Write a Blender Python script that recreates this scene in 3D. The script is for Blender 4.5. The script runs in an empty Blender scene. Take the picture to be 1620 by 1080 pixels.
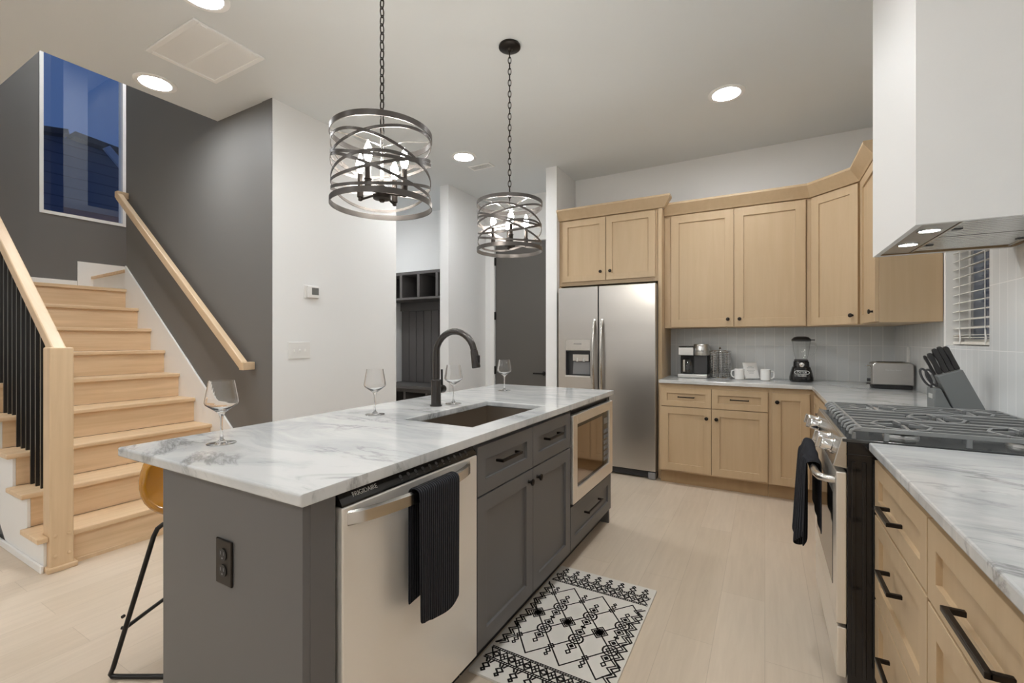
import bpy, bmesh, math, random
from mathutils import Matrix, Vector
random.seed(4)
PI = math.pi
SC = bpy.context.scene
COL = SC.collection

# ---------------------------------------------------------------- camera
YAW = math.atan2(400, 714)
cd = bpy.data.cameras.new('camera')
cam = bpy.data.objects.new('camera', cd)
COL.objects.link(cam)
cam.location = (0, 0, 1.265)
cam.rotation_euler = (PI / 2, 0, YAW)
cd.sensor_width = 36.0
cd.lens = 714.0 / 1620.0 * 36.0
cd.shift_y = -3.0 / 1620.0
cd.clip_start = 0.02
SC.camera = cam

# ---------------------------------------------------------------- world (dusk), exposure
w = bpy.data.worlds.new('dusk')
SC.world = w
w.use_nodes = True
bg = w.node_tree.nodes['Background']
bg.inputs[0].default_value = (0.115, 0.215, 0.50, 1)
bg.inputs[1].default_value = 0.55
SC.view_settings.view_transform = 'Standard'
SC.view_settings.look = 'None'
SC.view_settings.exposure = 0.10
SC.view_settings.gamma = 1.0
SC.view_settings.use_curve_mapping = False
SC.cycles.use_denoising = True
SC.cycles.max_bounces = 10
SC.cycles.diffuse_bounces = 6
SC.cycles.glossy_bounces = 5
SC.cycles.transmission_bounces = 8
SC.cycles.transparent_max_bounces = 16
SC.cycles.caustics_reflective = False
SC.cycles.caustics_refractive = True
SC.cycles.sample_clamp_indirect = 6.0
LAMP_STRENGTH = 180.0      # ceiling downlights
BULB_STRENGTH = 190.0      # pendant bulbs
FILL_GLOBE_STRENGTH = 7.0      # unseen globes added behind the viewpoint as fill light
ZC = 3.02                  # ceiling height

# ---------------------------------------------------------------- materials
MATS = {}
def srgb(r, g, b):
    f = lambda c: (c / 255 / 12.92) if c / 255 <= 0.04045 else ((c / 255 + 0.055) / 1.055) ** 2.4
    return (f(r), f(g), f(b), 1)
def mat(name, col, rough=0.5, metal=0.0, spec=0.5, coat=0.0):
    m = bpy.data.materials.new(name)
    m.use_nodes = True
    p = m.node_tree.nodes['Principled BSDF']
    p.inputs['Base Color'].default_value = (*col[:3], 1)
    p.inputs['Roughness'].default_value = rough
    p.inputs['Metallic'].default_value = metal
    p.inputs['Specular IOR Level'].default_value = spec
    p.inputs['Coat Weight'].default_value = coat
    MATS[name] = m
    return m
def nd(m, t, **kw):
    n = m.node_tree.nodes.new(t)
    for k, v in kw.items():
        setattr(n, k, v)
    return n
def lk(m, a, b):
    m.node_tree.links.new(a, b)
def psd(m):
    return m.node_tree.nodes['Principled BSDF']
def coords(m, scale=(1, 1, 1), rot=(0, 0, 0), loc=(0, 0, 0)):
    tc = nd(m, 'ShaderNodeTexCoord'); mp = nd(m, 'ShaderNodeMapping')
    mp.inputs['Scale'].default_value = scale
    mp.inputs['Rotation'].default_value = rot
    mp.inputs['Location'].default_value = loc
    lk(m, tc.outputs['Object'], mp.inputs['Vector'])
    return mp.outputs['Vector']
def ramp(m, fac, stops):
    r = nd(m, 'ShaderNodeValToRGB')
    while len(r.color_ramp.elements) < len(stops):
        r.color_ramp.elements.new(0.5)
    for e, (p, c) in zip(r.color_ramp.elements, stops):
        e.position = p; e.color = (*c[:3], 1)
    lk(m, fac, r.inputs['Fac'])
    return r.outputs['Color']
def bump(m, h, strength=0.1, dist=0.01):
    b = nd(m, 'ShaderNodeBump')
    b.inputs['Strength'].default_value = strength
    b.inputs['Distance'].default_value = dist
    lk(m, h, b.inputs['Height'])
    lk(m, b.outputs['Normal'], psd(m).inputs['Normal'])
def noise(m, v, scale, detail=4, rough=0.55, dist=0.0):
    n = nd(m, 'ShaderNodeTexNoise')
    n.inputs['Scale'].default_value = scale
    n.inputs['Detail'].default_value = detail
    n.inputs['Roughness'].default_value = rough
    n.inputs['Distortion'].default_value = dist
    lk(m, v, n.inputs['Vector'])
    return n.outputs['Fac']
def mixc(m, fac, a, b, mode='MIX'):
    x = nd(m, 'ShaderNodeMix', data_type='RGBA', blend_type=mode)
    if isinstance(fac, float): x.inputs[0].default_value = fac
    else: lk(m, fac, x.inputs[0])
    for i, c in ((6, a), (7, b)):
        if isinstance(c, tuple): x.inputs[i].default_value = (*c[:3], 1)
        else: lk(m, c, x.inputs[i])
    return x.outputs[2]
def wood(name, c1, c2, scale, rot=(0, 0, 0), rough=0.45, grain=14):
    """grain runs along object X before rot"""
    m = mat(name, c1, rough)
    v = coords(m, (scale[0], scale[1], scale[2]), rot)
    f = noise(m, v, grain, 6, 0.6, 0.6)
    lk(m, ramp(m, f, [(0.3, c1), (0.7, c2)]), psd(m).inputs['Base Color'])
    return m
def paint(name, col, rough=0.6):
    m = mat(name, col, rough, spec=0.3)
    f = noise(m, coords(m), 180, 2)
    bump(m, f, 0.04, 0.002)
    return m

paint('white_paint', (0.835, 0.835, 0.83))
paint('ceiling_paint', (0.74, 0.765, 0.775), 0.8)
paint('accent_paint', (0.16, 0.155, 0.148), 0.55)
mat('trim_white', (0.86, 0.855, 0.84), 0.4)
paint('island_paint', (0.135, 0.13, 0.127), 0.42)
paint('locker_paint', (0.120, 0.112, 0.108), 0.5)
mat('door_paint', (0.105, 0.097, 0.088), 0.45)
wood('maple', (0.545, 0.405, 0.252), (0.50, 0.365, 0.222), (6, 6, 0.45), rough=0.42, grain=3)
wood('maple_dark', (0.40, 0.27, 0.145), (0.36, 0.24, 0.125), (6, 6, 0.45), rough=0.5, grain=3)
wood('oak_tread', (0.80, 0.595, 0.385), (0.66, 0.465, 0.275), (9, 0.5, 9), rough=0.38, grain=3)
wood('oak_post', (0.74, 0.55, 0.35), (0.66, 0.475, 0.29), (8, 8, 0.5), rough=0.42, grain=3)
wood('oak_rail', (0.72, 0.54, 0.355), (0.64, 0.465, 0.29), (0.8, 8, 1.4), rough=0.42, grain=3)
mat('black_metal', (0.03, 0.028, 0.027), 0.33, 0.7)
mat('gunmetal', (0.075, 0.07, 0.068), 0.24, 0.9)
mat('bronze', (0.022, 0.017, 0.014), 0.35, 0.7)
mat('iron_band', (0.11, 0.10, 0.094), 0.36, 0.85)
mat('matte_black', (0.017, 0.016, 0.016), 0.5)
mat('gloss_black', (0.012, 0.011, 0.011), 0.12)
mat('cast_iron', (0.25, 0.258, 0.26), 0.34, 0.35)
mat('cooktop_enamel', (0.09, 0.095, 0.097), 0.16, 0.5)
mat('chrome', (0.75, 0.75, 0.75), 0.12, 1.0)
mat('satin_steel', (0.62, 0.60, 0.57), 0.24, 1.0)
mat('aluminium', (0.70, 0.70, 0.69), 0.3, 1.0)
mat('dark_plastic', (0.045, 0.045, 0.048), 0.35)
mat('grey_plastic', (0.22, 0.22, 0.23), 0.4)
mat('white_plastic', (0.80, 0.79, 0.77), 0.35)
mat('ceramic', (0.86, 0.855, 0.84), 0.15)
mat('paper', (0.85, 0.84, 0.82), 0.6)
mat('ink', (0.25, 0.25, 0.25), 0.6)
mat('logo_silver', (0.62, 0.62, 0.60), 0.35, 0.4)
mat('logo_dark', (0.12, 0.12, 0.12), 0.4)
mat('screen_grey', (0.16, 0.165, 0.16), 0.2)
mat('blind_white', (0.80, 0.77, 0.71), 0.45)
mat('block_grey', (0.155, 0.165, 0.165), 0.5)
mat('seam_black', (0.01, 0.01, 0.01), 0.6)
mat('rug_pile', (0.74, 0.71, 0.655), 0.95, spec=0.1)
mat('rug_ink', (0.022, 0.019, 0.018), 0.95, spec=0.1)
mat('roof_shingle', (0.05, 0.055, 0.065), 0.9)
mat('rake_white', (0.5, 0.52, 0.55), 0.6)
mat('oven_glass', (0.02, 0.019, 0.018), 0.05)
mat('smoked_mirror', (0.36, 0.30, 0.25), 0.045, 1.0)
mat('sink_steel', (0.43, 0.385, 0.335), 0.33, 1.0)
mat('vent_white', (0.92, 0.92, 0.91), 0.5)
mat('caulk', (0.66, 0.66, 0.65), 0.6)

def steel(name, base, rough, stretch):
    m = mat(name, base, rough, 1.0)
    f = noise(m, coords(m, stretch), 1.0, 3)
    lk(m, ramp(m, f, [(0.3, (rough - .02,) * 3), (0.7, (rough + .03,) * 3)]), psd(m).inputs['Roughness'])
    return m
m = steel('brushed_steel', (0.52, 0.50, 0.475), 0.30, (3, 3, 90))
bump(m, noise(m, coords(m, (1.2, 1.2, 1.6)), 2.0, 2), 0.04, 0.05)
m = steel('dish_steel', (0.93, 0.90, 0.85), 0.42, (90, 90, 3))
bump(m, noise(m, coords(m, (1.2, 1.2, 1.6)), 2.0, 2), 0.03, 0.05)

m = steel('door_steel', (0.88, 0.84, 0.785), 0.36, (90, 90, 3))
psd(m).inputs['Metallic'].default_value = 0.5
m = mat('amber_leather', (0.43, 0.19, 0.014), 0.25)
bump(m, noise(m, coords(m), 240, 2), 0.15, 0.002)

# marble
m = mat('marble', (0.75, 0.75, 0.74), 0.12, spec=0.45)
v = coords(m, (1.0, 2.3, 1.5), (0, 0, 0.35))
wv = noise(m, v, 1.5, 8, 0.62, 1.1)
band = nd(m, 'ShaderNodeMath', operation='SUBTRACT'); band.inputs[1].default_value = 0.5
lk(m, wv, band.inputs[0])
ab = nd(m, 'ShaderNodeMath', operation='ABSOLUTE'); lk(m, band.outputs[0], ab.inputs[0])
vein = ramp(m, ab.outputs[0], [(0.0, (0.50,) * 3), (0.010, (0.72,) * 3), (0.035, (1, 1, 1))])
cl = noise(m, coords(m, (0.8, 2.2, 1), (0, 0, 0.35)), 2.4, 6, 0.65, 0.8)
cloud = ramp(m, cl, [(0.36, (0.74, 0.765, 0.785)), (0.58, (1, 1, 1))])
sel = ramp(m, noise(m, coords(m, (1, 1, 1)), 1.4, 3), [(0.44, (0, 0, 0)), (0.60, (1, 1, 1))])
base = mixc(m, 1.0, (0.63, 0.632, 0.626), cloud, 'MULTIPLY')
veined = mixc(m, 1.0, base, vein, 'MULTIPLY')
lk(m, mixc(m, sel, base, veined), psd(m).inputs['Base Color'])

# stacked tile: U along wall, Z up
def tile(name, axis):
    m = mat(name, (0.55, 0.56, 0.57), 0.18)
    tc = nd(m, 'ShaderNodeTexCoord'); sp = nd(m, 'ShaderNodeSeparateXYZ'); cb = nd(m, 'ShaderNodeCombineXYZ')
    lk(m, tc.outputs['Object'], sp.inputs[0])
    lk(m, sp.outputs[axis], cb.inputs[0]); lk(m, sp.outputs[2], cb.inputs[1])
    b = nd(m, 'ShaderNodeTexBrick', offset=0.0, squash=1.0)
    b.inputs['Scale'].default_value = 1.0
    b.inputs['Brick Width'].default_value = 0.0765
    b.inputs['Row Height'].default_value = 0.3035
    b.inputs['Mortar Size'].default_value = 0.0022
    b.inputs['Mortar Smooth'].default_value = 0.2
    b.inputs['Color1'].default_value = (0.68, 0.70, 0.705, 1)
    b.inputs['Color2'].default_value = (0.72, 0.74, 0.745, 1)
    b.inputs['Mortar'].default_value = (0.88, 0.885, 0.88, 1)
    lk(m, cb.outputs[0], b.inputs['Vector'])
    lk(m, b.outputs['Color'], psd(m).inputs['Base Color'])
    inv = nd(m, 'ShaderNodeMath', operation='SUBTRACT'); inv.inputs[0].default_value = 1.0
    lk(m, b.outputs['Fac'], inv.inputs[1])
    bump(m, inv.outputs[0], 0.35, 0.002)
tile('tile_x', 0); tile('tile_y', 1)

# plank floor, planks run along Y
m = mat('plank_floor', (0.62, 0.53, 0.41), 0.36, spec=0.4)
tc = nd(m, 'ShaderNodeTexCoord'); sp = nd(m, 'ShaderNodeSeparateXYZ'); cb = nd(m, 'ShaderNodeCombineXYZ')
lk(m, tc.outputs['Object'], sp.inputs[0]); lk(m, sp.outputs[1], cb.inputs[0]); lk(m, sp.outputs[0], cb.inputs[1])
b = nd(m, 'ShaderNodeTexBrick', offset=0.37)
b.inputs['Scale'].default_value = 1.0
b.inputs['Brick Width'].default_value = 1.25
b.inputs['Row Height'].default_value = 0.19
b.inputs['Mortar Size'].default_value = 0.0011
b.inputs['Color1'].default_value = (0.67, 0.565, 0.45, 1)
b.inputs['Color2'].default_value = (0.63, 0.525, 0.41, 1)
b.inputs['Mortar'].default_value = (0.53, 0.435, 0.335, 1)
lk(m, cb.outputs[0], b.inputs['Vector'])
gr = ramp(m, noise(m, coords(m, (7, 0.6, 1)), 5, 6, 0.6, 0.5), [(0.3, (0.94, 0.93, 0.92)), (0.7, (1.03, 1.03, 1.03))])
lk(m, mixc(m, 1.0, b.outputs['Color'], gr, 'MULTIPLY'), psd(m).inputs['Base Color'])

# ribbed towel
m = mat('towel_black', (0.022, 0.023, 0.027), 0.95, spec=0.1)
wv = nd(m, 'ShaderNodeTexWave', bands_direction='Y')
wv.inputs['Scale'].default_value = 34.0; wv.inputs['Distortion'].default_value = 0.4
lk(m, coords(m), wv.inputs['Vector'])
lk(m, ramp(m, wv.outputs['Fac'], [(0.2, (0.012, 0.012, 0.015)), (0.8, (0.05, 0.051, 0.058))]), psd(m).inputs['Base Color'])
bump(m, wv.outputs['Fac'], 0.9, 0.004)

# lap siding
m = mat('siding_blue', (0.10, 0.12, 0.16), 0.8)
wv = nd(m, 'ShaderNodeTexWave', bands_direction='Z', wave_profile='SAW')
wv.inputs['Scale'].default_value = 1.3
lk(m, coords(m), wv.inputs['Vector'])
bump(m, wv.outputs['Fac'], 1.0, 0.03)
lk(m, ramp(m, wv.outputs['Fac'], [(0.0, (0.05, 0.06, 0.085)), (0.12, (0.12, 0.145, 0.20))]), psd(m).inputs['Base Color'])
m = mat('siding_grey', (0.3, 0.3, 0.3), 0.8)
wv = nd(m, 'ShaderNodeTexWave', bands_direction='Y')
wv.inputs['Scale'].default_value = 6.0
lk(m, coords(m), wv.inputs['Vector'])
lk(m, ramp(m, wv.outputs['Fac'], [(0.1, (0.10, 0.09, 0.08)), (0.5, (0.42, 0.38, 0.33))]), psd(m).inputs['Base Color'])

def thin_glass(name, tint=(1, 1, 1), edge=0.0, f0=0.05):
    """single sheet of glass: clear straight through, Schlick reflection"""
    m = bpy.data.materials.new(name); m.use_nodes = True
    nt = m.node_tree; nt.nodes.clear()
    N = nt.nodes.new; L = nt.links.new
    out = N('ShaderNodeOutputMaterial'); mx = N('ShaderNodeMixShader')
    tr = N('ShaderNodeBsdfTransparent'); gl = N('ShaderNodeBsdfGlossy'); lw = N('ShaderNodeLayerWeight')
    lw.inputs[0].default_value = 0.5
    tr.inputs[0].default_value = (*tint, 1); gl.inputs['Roughness'].default_value = 0.0
    pw = N('ShaderNodeMath'); pw.operation = 'POWER'; pw.inputs[1].default_value = 5.0
    ml = N('ShaderNodeMath'); ml.operation = 'MULTIPLY_ADD'; ml.inputs[1].default_value = 0.9 - f0; ml.inputs[2].default_value = f0
    L(lw.outputs['Facing'], pw.inputs[0]); L(pw.outputs[0], ml.inputs[0]); L(ml.outputs[0], mx.inputs[0])
    L(tr.outputs[0], mx.inputs[1]); L(gl.outputs[0], mx.inputs[2])
    if edge > 0:
        cr = N('ShaderNodeValToRGB')
        cr.color_ramp.elements[0].position = 0.55; cr.color_ramp.elements[0].color = (*tint, 1)
        cr.color_ramp.elements[1].color = (1 - edge, 1 - edge, 1 - edge, 1)
        L(lw.outputs['Facing'], cr.inputs[0]); L(cr.outputs[0], tr.inputs[0])
    L(mx.outputs[0], out.inputs[0])
    MATS[name] = m
thin_glass('window_glass', (0.93, 0.96, 1.0), 0, 0.12)
thin_glass('wine_glass', (0.98, 0.98, 0.98), 0.2, 0.07)
m = mat('clear_glass', (1, 1, 1), 0.0)
psd(m).inputs['Transmission Weight'].default_value = 1.0
psd(m).inputs['IOR'].default_value = 1.45
thin_glass('jar_glass', (0.95, 0.96, 0.96), 0.3, 0.09)
def emit(name, col, s):
    m = bpy.data.materials.new(name); m.use_nodes = True
    nt = m.node_tree; nt.nodes.clear()
    out = nt.nodes.new('ShaderNodeOutputMaterial'); e = nt.nodes.new('ShaderNodeEmission')
    e.inputs[0].default_value = (*col, 1); e.inputs[1].default_value = s
    nt.links.new(e.outputs[0], out.inputs[0]); MATS[name] = m
def beam(name, col, s):
    """lamp with the narrowing intensity of a real downlight lens"""
    emit(name, col, s)
    m = MATS[name]; nt = m.node_tree; e = [n for n in nt.nodes if n.type == 'EMISSION'][0]
    g = nd(m, 'ShaderNodeNewGeometry'); d = nd(m, 'ShaderNodeVectorMath', operation='DOT_PRODUCT')
    lk(m, g.outputs['Incoming'], d.inputs[0]); lk(m, g.outputs['Normal'], d.inputs[1])
    ab = nd(m, 'ShaderNodeMath', operation='ABSOLUTE'); lk(m, d.outputs['Value'], ab.inputs[0])
    p = nd(m, 'ShaderNodeMath', operation='POWER'); p.inputs[1].default_value = 0.35; lk(m, ab.outputs[0], p.inputs[0])
    k = nd(m, 'ShaderNodeMath', operation='MULTIPLY_ADD'); k.inputs[1].default_value = s; k.inputs[2].default_value = s * 0.04
    lk(m, p.outputs[0], k.inputs[0]); lk(m, k.outputs[0], e.inputs[1])
beam('lamp_white', (1.0, 1.025, 1.045), LAMP_STRENGTH)
emit('bulb_glow', (1.0, 0.96, 0.88), BULB_STRENGTH)
emit('fill_globe_glow', (1.0, 1.03, 1.07), FILL_GLOBE_STRENGTH)
emit('hood_glow', (1.0, 1.0, 0.98), 150.0)

# ---------------------------------------------------------------- mesh builder
class B:
    def __init__(s):
        s.v = []; s.f = []; s.T = None; s.m = 0; s.fm = []
    def put(s, vs, fs):
        n = len(s.v)
        for p in vs:
            p = Vector(p)
            s.v.append(s.T @ p if s.T else p)
        for f in fs:
            s.f.append([i + n for i in f]); s.fm.append(s.m)
        return s
    def box(s, x0, y0, z0, x1, y1, z1):
        vs = [(x, y, z) for x in (x0, x1) for y in (y0, y1) for z in (z0, z1)]
        return s.put(vs, [(0, 1, 3, 2), (4, 6, 7, 5), (0, 4, 5, 1), (2, 3, 7, 6), (0, 2, 6, 4), (1, 5, 7, 3)])
    def cbox(s, c, d):
        return s.box(c[0] - d[0] / 2, c[1] - d[1] / 2, c[2] - d[2] / 2, c[0] + d[0] / 2, c[1] + d[1] / 2, c[2] + d[2] / 2)
    def prism(s, poly, axis, a0, a1):
        n = len(poly)
        def P(p, a):
            if axis == 'y': return (p[0], a, p[1])
            if axis == 'x': return (a, p[0], p[1])
            return (p[0], p[1], a)
        vs = [P(p, a0) for p in poly] + [P(p, a1) for p in poly]
        fs = [tuple(range(n)), tuple(range(2 * n - 1, n - 1, -1))]
        fs += [(i, (i + 1) % n, n + (i + 1) % n, n + i) for i in range(n)]
        return s.put(vs, fs)
    def lathe(s, prof, c=(0, 0, 0), n=32, axis=None, cap=True):
        """prof: (r, h) along axis (default z)"""
        M = Matrix.Identity(4)
        if axis is not None:
            M = Vector((0, 0, 1)).rotation_difference(Vector(axis).normalized()).to_matrix().to_4x4()
        M = Matrix.Translation(Vector(c)) @ M
        vs = []; fs = []
        for r, h in prof:
            for k in range(n):
                a = 2 * PI * k / n
                vs.append(M @ Vector((max(r, 1e-5) * math.cos(a), max(r, 1e-5) * math.sin(a), h)))
        for i in range(len(prof) - 1):
            for k in range(n):
                fs.append((i * n + k, i * n + (k + 1) % n, (i + 1) * n + (k + 1) % n, (i + 1) * n + k))
        if cap:
            fs.append(tuple(range(n))); fs.append(tuple(range(len(prof) * n - 1, (len(prof) - 1) * n - 1, -1)))
        return s.put(vs, fs)
    def tube(s, path, r, n=10, closed=False, flat=None):
        """round tube (or flat=(w,h) section) along a path"""
        P = [Vector(p) for p in path]; N = len(P)
        rs = r if isinstance(r, (list, tuple)) else [r] * N
        T = []
        for i in range(N):
            if closed: t = P[(i + 1) % N] - P[i - 1]
            else: t = P[min(i + 1, N - 1)] - P[max(i - 1, 0)]
            T.append(t.normalized())
        ref = Vector((0, 0, 1)) if abs(T[0].z) < 0.9 else Vector((1, 0, 0))
        u = T[0].cross(ref).normalized(); vs = []
        for i in range(N):
            u = (u - T[i] * u.dot(T[i])).normalized(); w_ = T[i].cross(u)
            for k in range(n):
                a = 2 * PI * k / n
                vs.append(P[i] + (u * math.cos(a) + w_ * math.sin(a)) * rs[i])
        fs = []
        for i in range(N if closed else N - 1):
            j = (i + 1) % N
            for k in range(n):
                fs.append((i * n + k, i * n + (k + 1) % n, j * n + (k + 1) % n, j * n + k))
        if not closed:
            fs.append(tuple(range(n - 1, -1, -1))); fs.append(tuple(range((N - 1) * n, N * n)))
        return s.put(vs, fs)
    def bar(s, p0, p1, wd, ht):
        """rectangular bar from p0 to p1; ht measured in the vertical plane, wd sideways"""
        p0 = Vector(p0); p1 = Vector(p1); t = (p1 - p0).normalized()
        ref = Vector((0, 0, 1)) if abs(t.z) < 0.95 else Vector((0, 1, 0))
        u = t.cross(ref).normalized(); w_ = u.cross(t)
        vs = [p + u * a * wd / 2 + w_ * b_ * ht / 2 for p in (p0, p1) for a, b_ in ((-1, -1), (1, -1), (1, 1), (-1, 1))]
        return s.put(vs, [(0, 1, 2, 3), (7, 6, 5, 4), (0, 4, 5, 1), (1, 5, 6, 2), (2, 6, 7, 3), (3, 7, 4, 0)])
    def strip(s, prof, path_pts):
        """quads between matching point rows"""
        n = len(path_pts[0]); vs = [p for row in path_pts for p in row]
        fs = [(i * n + k, i * n + k + 1, (i + 1) * n + k + 1, (i + 1) * n + k) for i in range(len(path_pts) - 1) for k in range(n - 1)]
        return s.put(vs, fs)
    def shaker(s, a0, b0, a1, b1, t=0.02, fr=0.06, rec=0.009, c=0.0):
        """shaker front in local frame (a across, b up, c out), back at c"""
        o = [(a0, b0), (a1, b0), (a1, b1), (a0, b1)]
        i_ = [(a0 + fr, b0 + fr), (a1 - fr, b0 + fr), (a1 - fr, b1 - fr), (a0 + fr, b1 - fr)]
        vs = [(*p, c) for p in o] + [(*p, c + t) for p in o] + [(*p, c + t) for p in i_] + [(*p, c + t - rec) for p in i_]
        fs = [(3, 2, 1, 0)]
        for k in range(4):
            j = (k + 1) % 4
            fs += [(k, j, 4 + j, 4 + k), (4 + k, 4 + j, 8 + j, 8 + k), (8 + k, 8 + j, 12 + j, 12 + k)]
        fs.append((12, 13, 14, 15))
        return s.put(vs, fs)

def wloc(o):
    v = Vector((0, 0, 0))
    while o is not None:
        v = v + o.location; o = o.parent
    return v
def obj(name, b, mt, parent=None, bevel=0.0, smooth=False, subsurf=0, solid=0.0, seg=2):
    me = bpy.data.meshes.new(name)
    off = wloc(parent) if parent else Vector((0, 0, 0))
    me.from_pydata([tuple(p - off) for p in b.v], [], b.f)
    ms = mt if isinstance(mt, (list, tuple)) else [mt]
    for x in ms: me.materials.append(MATS[x])
    for p, k in zip(me.polygons, b.fm): p.material_index = k
    bm = bmesh.new(); bm.from_mesh(me)
    bmesh.ops.recalc_face_normals(bm, faces=bm.faces)
    bm.to_mesh(me); bm.free()
    o = bpy.data.objects.new(name, me); COL.objects.link(o)
    if parent: o.parent = parent
    if solid:
        md = o.modifiers.new('solid', 'SOLIDIFY'); md.thickness = solid; md.offset = 0
    if bevel > 0:
        md = o.modifiers.new('bevel', 'BEVEL'); md.width = bevel; md.segments = seg
        md.limit_method = 'ANGLE'; md.angle_limit = math.radians(35)
    if subsurf:
        md = o.modifiers.new('sub', 'SUBSURF'); md.levels = subsurf; md.render_levels = subsurf
    if smooth:
        for p in me.polygons: p.use_smooth = True
        if not subsurf: me.set_sharp_from_angle(angle=math.radians(38))
    return o
def thing(name, label, cat, loc=(0, 0, 0), group=None):
    o = bpy.data.objects.new(name, None); COL.objects.link(o)
    o.location = loc; o.empty_display_size = 0.1
    tag(o, label, cat, group)
    return o
def tag(o, label, cat, group=None):
    o['label'] = label; o['category'] = cat
    if group: o['group'] = group
    return o
def struct(name, b, mt, parent=None, bevel=0.0, smooth=False):
    o = obj(name, b, mt, parent, bevel, smooth)
    if not parent: o['kind'] = 'structure'
    return o
def dup(root, loc, label, rotz=0.0):
    r = root.copy(); COL.objects.link(r); r.location = loc; r.rotation_euler = (0, 0, rotz)
    r['label'] = label
    for ch in list(root.children):
        c = ch.copy(); COL.objects.link(c); c.parent = r
        for g in list(ch.children):
            d = g.copy(); COL.objects.link(d); d.parent = c
    return r
def frame(o, u, n):
    """local a along u, b up, c along n"""
    u = Vector(u); n = Vector(n); v = Vector((0, 0, 1))
    return Matrix(((u.x, v.x, n.x, o[0]), (u.y, v.y, n.y, o[1]), (u.z, v.z, n.z, o[2]), (0, 0, 0, 1)))
def text(name, s_, size, M, mt, parent, ext=0.0006):
    cu = bpy.data.curves.new(name, 'FONT'); cu.body = s_; cu.size = size
    cu.align_x = 'CENTER'; cu.align_y = 'CENTER'; cu.extrude = ext
    t = bpy.data.objects.new(name, cu); COL.objects.link(t)
    dg = bpy.context.evaluated_depsgraph_get()
    me = bpy.data.meshes.new_from_object(t.evaluated_get(dg))
    bpy.data.objects.remove(t); bpy.data.curves.remove(cu)
    me.transform(M); me.transform(Matrix.Translation(-wloc(parent)))
    me.materials.clear(); me.materials.append(MATS[mt])
    o = bpy.data.objects.new(name, me); COL.objects.link(o); o.parent = parent
    return o
def bx(*a):
    return B().box(*a)

# ================================================================ SETTING
XR, YB, XW, YH = 0.925, 4.704, -3.12, 2.01
struct('floor', bx(-6.9, -4.7, -0.08, 1.1, 5.9, 0), 'plank_floor')
struct('ceiling', bx(-3.84, -4.7, ZC, 1.1, 5.9, ZC + .3), 'ceiling_paint')
struct('ceiling_dining', bx(-6.9, -4.7, ZC, -3.84, .99, ZC + .3), 'ceiling_paint')
struct('ceiling_mudroom', bx(-6.9, 3.27, ZC, -3.84, 5.9, ZC + .3), 'ceiling_paint')
struct('wall_back', bx(-1.83, YB, 0, 1.1, YB + .12, ZC), 'white_paint')
# right wall with the kitchen window opening
WY0, WY1, WZ0, WZ1 = 2.935, 3.515, 1.232, 2.14
c = B(); c.box(XR, -4.7, 0, XR + .15, WY0, ZC); c.box(XR, WY1, 0, XR + .15, YB, ZC)
c.box(XR, WY0, 0, XR + .15, WY1, WZ0); c.box(XR, WY0, WZ1, XR + .15, WY1, ZC)
struct('wall_right', c, 'white_paint')
# tile skins
struct('wall_tile_back', bx(-.818, YB - .008, .9145, XR, YB, 1.372), 'tile_x')
c = B(); c.box(XR - .008, -.5, .9145, XR, WY0, 2.0); c.box(XR - .008, WY0, .9145, XR, WY1, WZ0)
c.box(XR - .008, WY1 + .0, .9145, XR, YB - .008, 1.372)
struct('wall_tile_right', c, 'tile_y')
struct('wall_partition', bx(-1.955, 4.2, 0, -1.835, YB + .12, ZC), 'white_paint')
struct('wall_left', bx(XW - .12, YH, 0, XW, 3.27, ZC), 'white_paint')
c = B(); c.box(-5.46, YH, 0, XW - .1205, YH + .11, 5.6); c.box(XW - .1205, YH - .004, 0, XW - .0005, YH - .0005, ZC)
struct('wall_stair', c, 'accent_paint')
struct('wall_hall_end', bx(XW - .12, 4.1, 0, XW, 4.98, ZC), 'white_paint')
# hall back wall with door opening
DX0, DX1, DYW, DZ = -2.985, -2.06, 4.88, 2.455
c = B(); c.box(XW, DYW, 0, DX0, DYW + .1, ZC); c.box(DX1, DYW, 0, -1.955, DYW + .1, ZC); c.box(DX0, DYW, DZ, DX1, DYW + .1, ZC)
struct('wall_hall', c, 'white_paint')
d = struct('door_1', bx(DX0 + .006, DYW + .015, .008, DX1 - .006, DYW + .055, DZ - .006), 'door_paint')
for z in (.33, .88, 1.565, 2.25):
    obj('hinge', bx(DX0 - .004, DYW - .008, z - .05, DX0 + .014, DYW + .015, z + .05), 'black_metal', d)
hb = B(); hb.lathe([(.026, 0), (.026, .01), (.011, .012), (.011, .05)], (-2.30, DYW + .015, .86), 20, (0, -1, 0))
hb.box(-2.425, DYW - .043, .851, -2.29, DYW - .031, .869)
obj('door_handle', hb, 'black_metal', d, .002)
c = B(); c.box(DX0 - .055, DYW - .012, 0, DX0 - .002, DYW, DZ + .055); c.box(DX1 + .002, DYW - .012, 0, DX1 + .055, DYW, DZ + .055)
c.box(DX0 - .002, DYW - .012, DZ + .002, DX1 + .002, DYW, DZ + .055)
struct('trim_1', c, 'trim_white')
# mudroom alcove
ALY = 4.86
c = B(); c.box(-4.95, ALY, 2.225, XW - .12, ALY + .6, ZC); c.box(-4.95, ALY + .5, 0, XW - .12, ALY + .6, 2.225)
struct('wall_alcove', c, 'white_paint')
struct('wall_mudroom_side', bx(-5.05, 3.27, 0, -4.95, 5.46, ZC), 'white_paint')
struct('wall_mudroom_front', bx(-4.95, 3.27, 0, XW - .12, 3.37, ZC), 'white_paint')
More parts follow.
